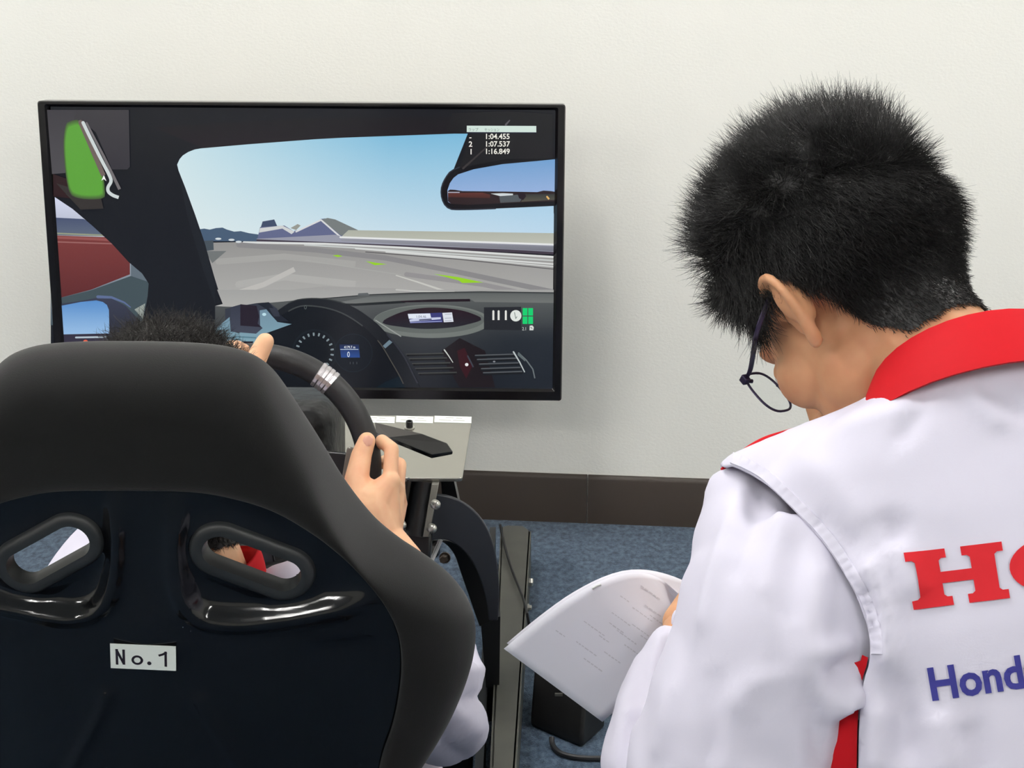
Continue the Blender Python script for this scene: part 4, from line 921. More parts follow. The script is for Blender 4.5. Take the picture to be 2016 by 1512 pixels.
def grow(co, nrm, P2, above, edge, q, n, off, H, seed=1):
    rng = np.random.default_rng(seed); i = rng.integers(0, len(co), n)
    r = co[i] + rng.normal(0, .0012, (n, 3)); nn = nrm[i]; a = above[i][:, None]; e = edge[i]; qq = q[i]
    U, F, L = (np.array(x) for x in (H.u, H.f, H.l))
    side = np.clip(np.abs(qq[:, :1]) / .07, 0, 1)
    lo = rng.normal(0, .16, (n, 3)); clump = np.array([noise.noise_vector(V(x) * 55) for x in r]) * .55
    up = nn * .62 + U * .42 + F * .10 + clump + lo
    dn = nn * .20 - U * 1.0 - F * .12 + clump * .35 + lo * .6
    dn = np.where(qq[:, 1:2] > .03, nn * .30 - U * .8 + F * .12 + clump * .5 + lo, dn)
    d = up * a + dn * (1 - a)
    ln = (.014 + .012 * e) * (1 - a[:, 0]) + a[:, 0] * (.026 + .012 * rng.random(n))
    ln = ln * (.6 + .6 * rng.random(n)) * np.clip(.3 + e, .3, 1)
    ln = ln * np.clip(1 - .9 * np.maximum(0, nn @ F - .35), .35, 1)
    return r, d, ln, rng.uniform(.00018, .00036, n)
cn = hn[used]
r, d, ln, rd = grow(c, cn, P2[used], above[used], edge[used], q[used], 52000, None, HS)
sc, sf = strands(r, d, ln, rd, .10)
hs_ = link('hair_strands', fast_mesh(sc, sf, stu.location), hcap, M['hair']); hs_['kind'] = 'stuff'
hs_.matrix_parent_inverse = Matrix.Identity(4)
# ---- jacket: body with an armhole, sleeve set into it
def tsec(l, f, h, a, b_, n=36, pw=2.6):
    out = []
    for k in range(n):
        t = 2 * math.pi * k / n; cx, sx = math.cos(t), math.sin(t)
        out.append(TB(l + a * math.copysign(abs(cx) ** (2 / pw), cx), f + b_ * math.copysign(abs(sx) ** (2 / pw), sx), h))
    return out
def ptube(mb, pts, seg=24):
    """sleeve: (u, v, camera depth, half width in pixels)"""
    P3 = smooth_line([tuple(pd_(u, v, d)) + (w * d / FPX,) for u, v, d, w in pts], 26)
    mb.tube([V(p[:3]) for p in P3], [p[3] for p in P3], seg)
def press(co, nrm, pj, folds, face=True):
    out = np.zeros(len(co)); fc = ((co - CN) * nrm).sum(1) < 0
    for ln_, w, a in folds:
        dd, par = dpoly(pj, ln_); out += a * np.exp(-(dd / w) ** 2) * np.clip(np.sin(np.pi * np.clip(par, .03, .97)) * 2.4, 0, 1)
    return out * fc
jm = MB()
jm.loft([tsec(0, .012, .012, .074, .06), tsec(0, .01, -.008, .098, .068), tsec(0, .012, -.03, .150, .078), tsec(0, .016, -.058, .192, .088), tsec(0, .02, -.10, .203, .102), tsec(0, .022, -.18, .200, .116), tsec(-.004, .024, -.30, .196, .122), tsec(-.006, .026, -.44, .205, .128), tsec(-.006, .03, -.57, .212, .132)])
chain(jm, [pd_(u, v, d) for u, v, d in ((1745, 832, 1.165), (1668, 865, 1.17), (1566, 905, 1.172), (1466, 948, 1.17))], [.0255, .0255, .0255, .0255])
jm.sphere(pd_(1462, 980, 1.17), .028)
for a, b_, ra, rb in ((TB(-.15, .015, -.07), TB(-.19, .03, -.13), .06, .078), (TB(-.19, .03, -.13), Rel, .078, .078), (Rel, Rwr, .074, .045)): capsule(jm, a, b_, ra, rb, 20)
jc, jf = union(jm, .0062, 6); jn = vnormals(jc, jf); jp = projnp(jc)
TF = [([(1700, 1090), (1722, 1140), (1742, 1200), (1752, 1270), (1752, 1340)], 24, .011), ([(1745, 1060), (1778, 1115), (1800, 1180)], 26, .006), ([(1700, 1150), (1716, 1200), (1722, 1270)], 14, -.006),
      ([(1785, 1050), (1752, 1030), (1768, 1085)], 22, -.006), ([(1560, 890), (1640, 955), (1720, 1040)], 34, .003), ([(1760, 1330), (1775, 1400), (1782, 1512)], 26, -.007), ([(1730, 1380), (1726, 1450), (1722, 1530)], 22, .006),
      ([(1840, 1400), (1858, 1460), (1862, 1540)], 30, .006), ([(1900, 1420), (1925, 1480), (1930, 1540)], 30, -.005), ([(1640, 845), (1740, 815), (1850, 790)], 16, .003), ([(1890, 745), (1925, 795), (1985, 850)], 16, .004), ([(1830, 760), (1800, 830), (1760, 880)], 20, -.004), ([(1960, 760), (1990, 800), (2020, 820)], 14, -.004), ([(1600, 1010), (1650, 1050), (1690, 1090)], 20, -.004)]
disp = press(jc, jn, jp, TF) + np.array([noise.fractal(V(p) * 7.0, 1.0, 2.0, 3) for p in jc]) * .0024
jc = jc + jn * disp[:, None]; jp = projnp(jc); jn = vnormals(jc, jf)
ARM = smooth_line([(1424, 921), (1440, 916), (1500, 947), (1565, 1007), (1622, 1070), (1662, 1130), (1692, 1187), (1710, 1245), (1712, 1300), (1700, 1345), (1692, 1420), (1690, 1500), (1688, 1640)], 160)
REG = [tuple(p) for p in ARM] + [(1200, 1640), (1200, 890), (1418, 918)]
latl = jc @ np.array(TB.l) - float(TB.o.dot(TB.l))
sd, _ = dpoly(jp, ARM); sd = np.where(inpoly(jp, REG) & (latl > .03), sd, -sd)
def clip_faces(co, fs, val):
    """split every face along val = 0: (kept points, faces with val < 0), (points, faces with val > 0)"""
    pts = [tuple(p) for p in co]; cut = {}; neg, pos = [], []
    def mid(i, j):
        k = (min(i, j), max(i, j))
        if k not in cut:
            t = val[i] / (val[i] - val[j]); cut[k] = len(pts); pts.append(tuple(co[i] * (1 - t) + co[j] * t))
        return cut[k]
    for f in fs:
        v = [val[i] for i in f]
        if max(v) <= 0: neg.append(f); continue
        if min(v) >= 0: pos.append(f); continue
        a_, b_ = [], []
        for n_, i in enumerate(f):
            j = f[(n_ + 1) % len(f)]
            (a_ if val[i] < 0 else b_).append(i)
            if (val[i] < 0) != (val[j] < 0): m_ = mid(i, j); a_.append(m_); b_.append(m_)
        if len(a_) > 2: neg.append(tuple(a_))
        if len(b_) > 2: pos.append(tuple(b_))
    def pack(fl):
        used = sorted({i for f in fl for i in f}); rm = {o: n for n, o in enumerate(used)}
        return np.array([pts[i] for i in used]), [tuple(rm[i] for i in f) for f in fl]
    return pack(neg), pack(pos)
(c_, f_), (pc_, pf_) = clip_faces(jc, jf, sd)
jack = link('jacket', mesh_np(c_, f_, stu.location), stu, M['cloth']); k = jack.modifiers.new('t', 'SOLIDIFY'); k.thickness = .0022; k.offset = -1
jbv = BVHTree.FromPolygons([V(p) for p in c_], f_)
pj_ = projnp(pc_); pf_ = [f for f in pf_ if np.mean([pj_[i][1] for i in f]) > 1300]
us = sorted({i for f in pf_ for i in f}); rm = {o: n for n, o in enumerate(us)}
o = link('side_panel', mesh_np(pc_[us] + FN * .005, [tuple(rm[i] for i in f) for f in pf_], stu.location), stu, M['red']); o['label'] = 'red side panel under the arm'
def jdep(u, v):
    h = jbv.ray_cast(CAM, ray(u, v).normalized()); return None if h[0] is None else (h[0] - CAM).dot(FWD)
# sleeve
jm = MB()
ptube(jm, [(1545, 962, 1.165, 66), (1528, 1010, 1.172, 157), (1556, 1100, 1.161, 194), (1550, 1240, 1.141, 222), (1520, 1330, 1.135, 219), (1486, 1420, 1.138, 216), (1478, 1512, 1.15, 246), (1425, 1640, 1.19, 205), (1400, 1730, 1.24, 160)])
jm.sphere(pd_(1453, 982, 1.176), .0265)
chain(jm, [pd_(1600, 1366, 1.075), pd_(1662, 1382, 1.066)], [.022, .0195])
ptube(jm, [(1400, 1720, 1.20, 150), (1345, 1640, 1.24, 128), (1285, 1512, 1.28, 108), (1300, 1410, 1.33, 90), (1322, 1320, 1.37, 71), (1336, 1268, 1.405, 54)])
sc_, sf_ = union(jm, .0062, 4); sn_ = vnormals(sc_, sf_); sp_ = projnp(sc_)
SF = [([(1634, 1345), (1640, 1322), (1662, 1306), (1690, 1302)], 11, -.007), ([(1600, 1285), (1640, 1282), (1685, 1272)], 22, .007), ([(1655, 1440), (1680, 1432), (1715, 1410)], 11, -.012), ([(1620, 1440), (1630, 1512)], 16, .003),
      ([(1470, 940), (1440, 1040), (1400, 1170), (1378, 1260)], 16, .006), ([(1490, 950), (1478, 1040), (1440, 1160)], 16, -.005), ([(1540, 990), (1520, 1090), (1500, 1190)], 20, .004), ([(1575, 1040), (1560, 1130), (1550, 1240)], 18, -.004), ([(1618, 1090), (1600, 1180), (1590, 1290), (1610, 1400)], 24, .005), ([(1585, 1330), (1600, 1420), (1622, 1500)], 20, -.006),
      ([(1430, 1400), (1480, 1345), (1560, 1330)], 22, .003), ([(1400, 1300), (1412, 1420), (1395, 1512)], 24, -.004), ([(1330, 1330), (1310, 1420), (1290, 1500)], 16, .004), ([(1480, 1400), (1470, 1460), (1500, 1512)], 24, -.003)]
disp = press(sc_, sn_, sp_, SF)
fore = (sc_ - CN) @ FN > 1.235
fd = np.zeros(len(sc_))
for ln_, w, a in (([(1330, 1255), (1312, 1300), (1302, 1350), (1298, 1372)], 8, -.010), ([(1302, 1265), (1288, 1330), (1294, 1372)], 11, .005), ([(1262, 1400), (1240, 1470), (1225, 1530)], 10, -.006), ([(1245, 1410), (1255, 1400), (1272, 1402)], 9, .007), ([(1262, 1300), (1230, 1400), (1200, 1500)], 14, .003)):
    dd, par = dpoly(sp_, ln_); fd += a * np.exp(-(dd / w) ** 2)
disp = np.where(fore, fd, disp) + np.array([noise.fractal(V((p[0] / 95, p[1] / 300, 0)), 1.0, 2.0, 3) for p in sp_]) * .0045
sc_ = sc_ + sn_ * disp[:, None]
slv = link('sleeve', mesh_np(sc_, sf_, stu.location), stu, M['cloth']); slv.modifiers.new('s', 'SMOOTH').iterations = 1
def on_jacket(u, v, lift=.0016):
    d = ray(u, v).normalized(); h = jbv.ray_cast(CAM, d)
    if h[0] is None: return None
    n = h[1] if h[1].dot(d) < 0 else -h[1]
    return h[0] + n * lift
# stitched band along the armhole
AL = [p for p in ARM if p[1] < 1290][3:]; n = len(AL); mb = MB(); rr = []
for i in range(n):
    t = AL[min(i + 1, n - 1)] - AL[max(i - 1, 0)]; t = t / np.linalg.norm(t); q_ = np.array([t[1], -t[0]]); row = []
    for w, h in ((2, .0002), (3, .0016), (12, .0012 + .0007 * math.sin(i * 1.9)), (23, .0015), (25, .0001)):
        row.append(on_jacket(*(AL[i] + q_ * w), h))
    if all(r is not None for r in row): rr.append(row)
mb.loft(rr, False, False).build('armhole_seam', M['cloth'], stu, edge=60)
mb = MB(); pp = smooth_line([tuple(pd_(u, v, d)) for u, v, d in ((1421, 925, 1.175), (1440, 911, 1.178), (1470, 890, 1.18), (1505, 871, 1.182), (1545, 856, 1.185), (1590, 838, 1.19))], 24)
mb.tube([V(p) for p in pp], [.0015 + .0028 * math.sin(math.pi * i / 23) for i in range(24)], 10).build('shoulder_panel', M['red'], stu)
# collar
rings = []
for k in range(-15, 16):
    ph = math.radians(k * 10.2); dn = (1 - math.cos(ph)) / 2; c_, s_ = math.cos(ph), math.sin(ph)
    bl, tl_ = TB(.106 * s_, .004 - .080 * c_, -.002 - .063 * dn), TB(.084 * s_, .024 - .064 * c_, .043 - .073 * dn)
    b2, t2 = TB(.102 * s_, .006 - .075 * c_, -.002 - .063 * dn), TB(.081 * s_, .026 - .060 * c_, .042 - .073 * dn)
    md = TB(.0965 * s_, .012 - .0735 * c_, .021 - .068 * dn)
    rings.append([bl, md, tl_ + TB.u * .0, t2, b2])
MB().loft(rings).build('collar', M['red'], stu, edge=50)
# lettering printed across the back
def slab_poly(ch):
    if ch == 'H': return [[(0, 1), (.42, 1), (.42, .84), (.37, .84), (.34, .80), (.34, .60), (.66, .60), (.66, .80), (.63, .84), (.58, .84), (.58, 1), (1, 1), (1, .84), (.94, .84), (.91, .80), (.91, .20), (.94, .16), (1, .16), (1, 0), (.58, 0), (.58, .16), (.63, .16), (.66, .20), (.66, .40), (.34, .40), (.34, .20), (.37, .16), (.42, .16), (.42, 0), (0, 0), (0, .16), (.06, .16), (.09, .20), (.09, .80), (.06, .84), (0, .84)]]
    if ch == 'O': return [[(.5 + .52 * math.cos(a), .5 + .52 * math.sin(a)) for a in np.linspace(0, 2 * math.pi, 40, endpoint=False)], [(.5 + .27 * math.cos(a), .5 + .36 * math.sin(a)) for a in np.linspace(0, 2 * math.pi, 40, endpoint=False)]]
    if ch == 'N': return [[(0, 1), (.32, 1), (.70, .42), (.70, .84), (.60, .84), (.60, 1), (1, 1), (1, .84), (.90, .84), (.90, 0), (.70, 0), (.26, .66), (.26, .16), (.38, .16), (.38, 0), (0, 0), (0, .16), (.08, .16), (.08, .84), (0, .84)]]
    if ch == 'D': return [[(0, 1)] + [(.55 + .45 * math.cos(a), .5 + .5 * math.sin(a)) for a in np.linspace(math.pi / 2, -math.pi / 2, 20)] + [(0, 0), (0, .16), (.1, .16), (.1, .84), (0, .84)], [(.36, .84)] + [(.5 + .22 * math.cos(a), .5 + .34 * math.sin(a)) for a in np.linspace(math.pi / 2, -math.pi / 2, 16)] + [(.36, .16)]]
    if ch == 'A': return [[(.36, 1), (.64, 1), (.93, .16), (1, .16), (1, 0), (.58, 0), (.58, .16), (.66, .16), (.62, .30), (.36, .30), (.32, .16), (.42, .16), (.42, 0), (0, 0), (0, .16), (.07, .16)], [(.41, .45), (.57, .45), (.49, .74)]]
def decal(name, loops_fn, pts_map, m, parent):
    """flat print: outline filled, cut fine, and pressed onto the cloth"""
    mb = MB()
    for loops in loops_fn:
        bm = bmesh.new()
        for lp_ in loops:
            n = len(lp_); vsb = [bm.verts.new((p[0], p[1], 0)) for p in lp_]
            for i in range(n): bm.edges.new((vsb[i], vsb[(i + 1) % n]))
        bmesh.ops.triangle_fill(bm, use_beauty=True, use_dissolve=False, edges=bm.edges)
        for _ in range(3):
            big = [e for e in bm.edges if e.calc_length() > .09]
            if big: bmesh.ops.subdivide_edges(bm, edges=big, cuts=1, use_grid_fill=False)
            bmesh.ops.triangulate(bm, faces=bm.faces)
        bm.verts.index_update(); vv = [pts_map(v.co.x, v.co.y) for v in bm.verts]; fs = [tuple(v.index for v in f.verts) for f in bm.faces]; bm.free()
        fs = [f for f in fs if all(vv[i] is not None for i in f)]
        idx = sorted({i for f in fs for i in f}); r_ = {o: n for n, o in enumerate(idx)}
        mb.add([vv[i] for i in idx], [tuple(r_[i] for i in f) for f in fs])
    return mb.build(name, m, parent, fixn=True)
def bilq(q4):
    (a, b_, c_, d_) = [np.array(p, float) for p in q4]               # top left, top right, bottom right, bottom left
    return lambda x, y: a * (1 - x) * y + b_ * x * y + c_ * x * (1 - y) + d_ * (1 - x) * (1 - y)
big = []; X0, PIT = 0.0, 1.06
Hq = bilq(((1778, 1090), (1971, 1067), (1988, 1178), (1799, 1201)))
for i, ch in enumerate('HONDA'): big.append([[(x + i * 1.06, y) for x, y in lp_] for lp_ in slab_poly(ch)])
def on_back(x, y):
    if x <= 2.09: return on_jacket(*Hq(x, y))
    p = on_jacket(*Hq(2.09, y)) - TB.l * (x - 2.09) * .036; h = jbv.ray_cast(p - TB.f * .2, TB.f)
    return None if h[0] is None else h[0] - TB.f * .0016
decal('back_lettering', big, on_back, M['redprint'], stu)
cu = bpy.data.curves.new('t', 'FONT'); cu.body = 'Honda'; cu.size = 1.0; cu.offset = .028; cu.resolution_u = 3
o = bpy.data.objects.new('t', cu); COL.objects.link(o); me = bpy.data.meshes.new_from_object(o.evaluated_get(bpy.context.evaluated_depsgraph_get())); bpy.data.objects.remove(o); bpy.data.curves.remove(cu)
bm = bmesh.new(); bm.from_mesh(me); bmesh.ops.remove_doubles(bm, verts=bm.verts, dist=1e-4)
for _ in range(2): bmesh.ops.subdivide_edges(bm, edges=[e for e in bm.edges if e.calc_length() > .12], cuts=1); bmesh.ops.triangulate(bm, faces=bm.faces)
bm.verts.index_update(); xs = [v.co.x for v in bm.verts]; ys = [v.co.y for v in bm.verts]; hx0, hcap_ = min(xs), max(ys)
vv = []
for v in bm.verts:
    x, y = (v.co.x - hx0) / .56, v.co.y / hcap_                         # one unit: the width and height of the H
    pt = np.array([1836.0, 1378.0]) + x * np.array([46.0, -6.5]) * 1.0 + y * np.array([-11.0, -63.0]); vv.append(on_jacket(*pt))
fs_ = [tuple(v.index for v in f.verts) for f in bm.faces]; bm.free(); fs_ = [f for f in fs_ if all(vv[i] is not None for i in f)]
ix = sorted({i for f in fs_ for i in f}); r_ = {o: n for n, o in enumerate(ix)}
MB().add([vv[i] for i in ix], [tuple(r_[i] for i in f) for f in fs_]).build('back_lettering', M['blue'], stu)
# trousers and shoes
tm = MB()
for hp_, kn_, an_ in ((hipL, kneL, ankL), (hipR, kneR, ankR)): chain(tm, [hp_, kn_, V(an_) + V((0, 0, .03))], [.098, .072, .056])
capsule(tm, hipL + V((0, 0, .02)), hipR + V((0, 0, .02)), .12, .12)
tc_, tf_ = union(tm, .012, 4); tn_ = vnormals(tc_, tf_); tc_ = tc_ + tn_ * (np.array([noise.fractal(V(p) * 8, 1, 2, 3) for p in tc_]) * .004)[:, None]
link('trousers', mesh_np(tc_, tf_, stu.location), stu, M['cloth'])
def shoe(an, parent):
    sb = MB(); a = V(an); rings = []
    for y, w, h, z in ((-.07, .022, .05, .03), (-.055, .034, .085, .045), (0, .038, .09, .05), (.06, .042, .065, .035), (.12, .046, .05, .027), (.17, .042, .042, .022), (.20, .022, .03, .018)):
        rings.append([V((a.x + w * math.cos(t), a.y + y, max(.002, h / 2 + (h / 2) * math.sin(t) * (1 if math.sin(t) > 0 else .96)))) for t in [2 * math.pi * k / 16 for k in range(16)]])
    sb.loft(rings).build('shoe', M['shoe'], parent, edge=70)
for an in (ankL, ankR): shoe(an, stu)
# cuff turned at the left wrist
cfp = smooth_line([tuple(pd_(u, v, d)) for u, v, d in ((1352, 1212, 1.41), (1336, 1207, 1.40), (1330, 1222, 1.398), (1334, 1246, 1.398))], 16)
MB().tube([V(p) for p in cfp], .004, 8).build('cuff', M['cloth'], stu)
MB().loft([[HS(*p) for p in r] for r in []] or [[pd_(1340, 1200, 1.43) + cf(.012 * math.cos(a), .018 * math.sin(a), 0) * k for a in [2 * math.pi * j / 12 for j in range(12)]] for k in (1, .6)], True, True) if False else None

# ---- glasses worn by the student: thin dark metal
M['frame_metal'] = mat('dark_violet_metal', (52, 44, 70), .35, metal=.4); M['lens'] = mat('lens_glass', (250, 252, 252), .02, trans=1.0, ior=1.05, spec=.3)
gl_ = empty('glasses', HS(0, .1, 0), 'thin dark metal glasses with clear lenses worn by the person in front', 'glasses')
HG = (1467, 746); 
def gp(u, v, d): return pd_(u, v, d)
hinge = on_plane(1466, 748, HS(0, .112, 0), HS.f)                   # on the lens plane
lq = HS.loc(np.array([hinge]))[0]; hl, hu = float(lq[0]), float(lq[2])
eart = on_plane(1560, 562, HS(.079, 0, 0), HS.l)
tpl = [HS(hl, .112, hu), HS(hl - .001, .100, hu + .001), on_plane(1489, 660, HS(.090, 0, 0), HS.l), on_plane(1506, 610, HS(.089, 0, 0), HS.l), on_plane(1526, 570, HS(.082, 0, 0), HS.l), on_plane(1565, 559, HS(.0775, 0, 0), HS.l), on_plane(1610, 562, HS(.074, 0, 0), HS.l)]
tp = smooth_line([tuple(p) for p in tpl], 40)
for s in (1, -1):
    pts = [V(p) if s > 0 else V(p) - HS.l * 2 * HS.loc(np.array([p]))[0][0] for p in tp]
    MB().tube(pts, [(.0013, .0022)] * 40, 8).build('temple', M['frame_metal'], gl_)
def lens_loop(s, r=1.0, n=40):
    out = []
    cu_, b_ = hu - .0145, .0235; cx, a = (hl - .003 + .009) / 2, (hl - .003 - .009) / 2
    for k in range(n):
        t = 2 * math.pi * k / n; c_, s_ = math.cos(t), math.sin(t)
        out.append(HS(s * (cx + r * a * math.copysign(abs(c_) ** .72, c_)), .112 - .35 * (cx + a * c_) ** 2 * 1.2 + .004, cu_ + r * b_ * math.copysign(abs(s_) ** .8, s_)))
    return out
for s in (1, -1):
    MB().tube(lens_loop(s), .0011, 8, loop=True).build('rim', M['frame_metal'], gl_)
    L_ = lens_loop(s, .985); MB().add(L_ + [p + HS.f * .0015 for p in L_], [tuple(range(39, -1, -1)), tuple(range(40, 80))] + [(i, (i + 1) % 40, 40 + (i + 1) % 40, 40 + i) for i in range(40)]).build('lens', M['lens'], gl_, smooth=False)
    MB().box(HS(s * hl, .1115, hu), .006, .007, .007, HS.R).build('hinge', M['frame_metal'], gl_, bevel=.001)
    MB().tube([HS(s * (hl), .113, hu), HS(s * (hl - .008), .113, hu - .002)], .0018, 8).build('end_piece', M['frame_metal'], gl_)
    MB().sphere(HS(s * .012, .104, hu - .018), (.002, .003, .005), 10, 8, HS.R).build('nose_pad', M['lens'], gl_)
MB().tube([HS(-.011, .115, hu - .010), HS(0, .118, hu - .006), HS(.011, .115, hu - .010)], .0012, 8).build('bridge', M['frame_metal'], gl_)

# ---- the papers in the student's hand
M['paper'] = mat('paper', (235, 234, 243), .8, spec=.15)
def sheet(name, edge_l, edge_r, label, ink=None, th=.0004, n=30):
    """a curled sheet between two long edges given as (u, v, depth) rows"""
    A, B = smooth_line([tuple(pd_(*p)) for p in edge_l], n), smooth_line([tuple(pd_(*p)) for p in edge_r], n); m = 14; mb = MB(); g = []
    for i in range(n):
        for j in range(m): g.append(V(A[i] * (1 - j / (m - 1)) + B[i] * j / (m - 1)))
    fs = [(i * m + j, i * m + j + 1, (i + 1) * m + j + 1, (i + 1) * m + j) for i in range(n - 1) for j in range(m - 1)]
    mb.add(g, fs); o = mb.build(name, M['paper']); tag(o, label, 'paper', 'papers held by the student')
    s = o.modifiers.new('t', 'SOLIDIFY'); s.thickness = th; return o, g, n, m
# folded-over page: free edge at lower left, curl at the top right
p1, g1, n1_, m1_ = sheet('paper_sheet', [(992, 1277, 1.462), (1060, 1222, 1.456), (1130, 1172, 1.455), (1200, 1137, 1.460), (1255, 1127, 1.475), (1300, 1140, 1.505), (1345, 1178, 1.500), (1372, 1222, 1.485)], [(1186, 1421, 1.480), (1230, 1382, 1.475), (1290, 1330, 1.475), (1340, 1290, 1.480), (1380, 1270, 1.530), (1420, 1262, 1.530), (1460, 1275, 1.520), (1490, 1300, 1.510)], 'white printed sheet folded over toward the camera, its corner pointing left')
p2, g2, n2_, m2_ = sheet('paper_sheet', [(998, 1266, 1.482), (1062, 1213, 1.476), (1130, 1165, 1.475), (1200, 1131, 1.480), (1258, 1121, 1.492), (1320, 1133, 1.535), (1380, 1160, 1.560), (1440, 1190, 1.580)], [(1180, 1405, 1.510), (1230, 1370, 1.505), (1300, 1325, 1.505), (1350, 1300, 1.510), (1400, 1290, 1.560), (1440, 1290, 1.570), (1470, 1300, 1.590), (1500, 1310, 1.600)], 'white sheet just behind the folded page, showing along its top edge')
# print showing faintly through the folded page
M['ghost'] = mat('faint_print', (214, 212, 220), .8, spec=.1)
pb = BVHTree.FromPolygons(g1, [(i * m1_ + j, i * m1_ + j + 1, (i + 1) * m1_ + j + 1, (i + 1) * m1_ + j) for i in range(n1_ - 1) for j in range(m1_ - 1)])
mb = MB(); rng = random.Random(5)
for (u0, v0) in ((1262, 1152), (1222, 1172), (1246, 1195), (1270, 1190), (1205, 1205), (1150, 1222), (1095, 1240), (1280, 1210), (1245, 1228), (1215, 1240), (1180, 1250), (1135, 1262), (1262, 1250), (1230, 1268), (1190, 1282), (1150, 1295), (1200, 1225)):
    u, v = u0, v0
    for k in range(rng.randint(3, 6)):
        w, h_ = rng.uniform(4, 9), rng.uniform(1.6, 2.6); ca_, sa_ = math.cos(.62), math.sin(.62)
        q4 = []
        for x, y in ((0, 0), (w, 0), (w, h_), (0, h_)):
            r0 = ray(u + x * ca_ - y * sa_, v + x * sa_ + y * ca_).normalized(); h = pb.ray_cast(CAM, r0)
            if h[0] is not None: q4.append(h[0] - r0 * .0014)
        if len(q4) == 4: mb.add(q4, [(0, 1, 2, 3)])
        u += (w + 2) * ca_; v += (w + 2) * sa_
mb.build('faint_print', M['ghost'], p1, smooth=False)
st_ = []
for u, v in ((1166, 1159), (1174, 1154), (1183, 1151)):
    r0 = ray(u, v).normalized(); h = pb.ray_cast(CAM, r0)
    if h[0] is not None: st_.append(h[0] - r0 * .0012)
if len(st_) == 3: MB().tube(st_, .0011, 8).build('staple', M['mark'], p1)
# ------------------------------------------------------------------ the driver in the seat
drv = empty('person', (SX, 1.6, 0), 'person with dark wavy hair sitting in the racing seat, hands on the steering wheel', 'person')
HD = Frame(at(328, 634, 1.50) + V((0, .005, -.148)), V((-.06, .97, -.22)), V((-.05, .22, .97)))
DB = Frame(V((-.325, 1.475, .540)), V((.02, .98, .16)), V((-.10, -.17, .98)))
head_co, head_fs = make_head(HD, DB(0, .01, -.03), .052)
dL, dR = DB(.115, .03, -.06), DB(-.150, .02, -.065)
eL, eR = V((-.50, 1.70, .44)), at(888, 1432, 1.60)
wL, wR = at(418, 800, 1.80), at(752, 1058, 1.795)
dh = V((SX, 1.60, .30)); dhL, dhR = dh + V((-.085, 0, 0)), dh + V((.085, 0, 0)); dkL, dkR = V((SX - .11, 2.0, .34)), V((SX + .10, 2.0, .335)); daL, daR = V((SX - .10, 2.38, .10)), V((SX + .08, 2.38, .10))
mb = MB(); body_limbs(mb, DB, (dhL, dhR), (dkL, dkR), (daL, daR), (dL, dR), (eL, eR), (wL, wR)); limb = union(mb, .012, 3)
# right hand closed on the rim, thumb along its near side
kn = [at(768, 948, 1.812), at(781, 966, 1.832), at(785, 992, 1.850), at(777, 1018, 1.862)]
fg = [[kn[0], at(771, 884, 1.838), at(752, 868, 1.872), at(738, 880, 1.888)],
      [kn[1], at(786, 915, 1.872), at(766, 905, 1.905), at(742, 915, 1.905)],
      [kn[2], at(784, 950, 1.892), at(764, 942, 1.918), at(742, 950, 1.912)],
      [kn[3], at(774, 985, 1.900), at(758, 980, 1.916), at(742, 985, 1.908)]]
th = [at(712, 1002, 1.793), at(702, 945, 1.812), at(711, 898, 1.832), at(722, 868, 1.842)]
mb = MB(); hand(mb, wR, None, kn, fg, [])
chain(mb, th, [.0205, .0155, .0132, .0112])
chain(mb, [wR, at(728, 1000, 1.80), kn[0]], [.027, .028, .0135]); chain(mb, [wR, th[0]], [.026, .019]); chain(mb, [at(730, 985, 1.80), at(765, 985, 1.825)], [.022, .018]); capsule(mb, at(790, 1110, 1.78), wR, .029, .0265)
chain(mb, [th[1], at(738, 962, 1.815), kn[0]], [.011, .0095, .011])
handR = union(mb, .0018, 6)
# left hand over the top of the rim
kn = [at(463, 698, 1.838), at(446, 712, 1.838), at(425, 722, 1.836), at(406, 736, 1.832)]
fg = [[k, k + V((.002, .026, .012)), k + V((.004, .046, -.006)), k + V((.002, .046, -.026))] for k in kn]
fg[0][1] = at(466, 684, 1.862)
th = [at(462, 776, 1.808), at(490, 735, 1.822), at(508, 700, 1.835), at(522, 673, 1.842)]
mb = MB(); hand(mb, wL, None, kn, fg, []); chain(mb, th, [.017, .0145, .0128, .0112]); chain(mb, [wL, th[0]], [.026, .018]); chain(mb, [wL, at(440, 755, 1.82)], [.026, .024]); capsule(mb, wL + (eL - wL) * .4, wL, .031, .027)
handL = union(mb, .0020, 5)
co, fs = join_np([(head_co, head_fs), limb, handR, handL]); link('body', mesh_np(co, fs, drv.location), drv, M['skin'])
M['nail'] = mat('nail', (226, 172, 150), .3, spec=.5)
def nail(c, up, n, w, h):
    up = V(up).normalized(); n = V(n).normalized(); x = up.cross(n).normalized(); n = x.cross(up); mb = MB(); rings = []
    for t in np.linspace(-1, 1, 7):
        k = math.sqrt(max(.05, 1 - abs(t) ** 3.5)); rings.append([V(c) + up * h * t + x * w * k * s - n * (.35 * w * s * s) for s in (-1, -.6, -.2, .2, .6, 1)])
    mb.loft(rings, False, False); return mb.build('nail', M['nail'], drv)
nail(at(724, 868, 1.829), UPV * .96 + RGT * .25, -FWD, .0062, .0068)
for s in (-1, 1):
    c = HD(s * .033, .0835, .011); MB().sphere(c, .0095, 14, 10, HD.R).build('eye', M['eye'], drv)
    MB().sphere(c + HD.f * .0072, .0045, 12, 8, HD.R).build('iris', M['iris'], drv)
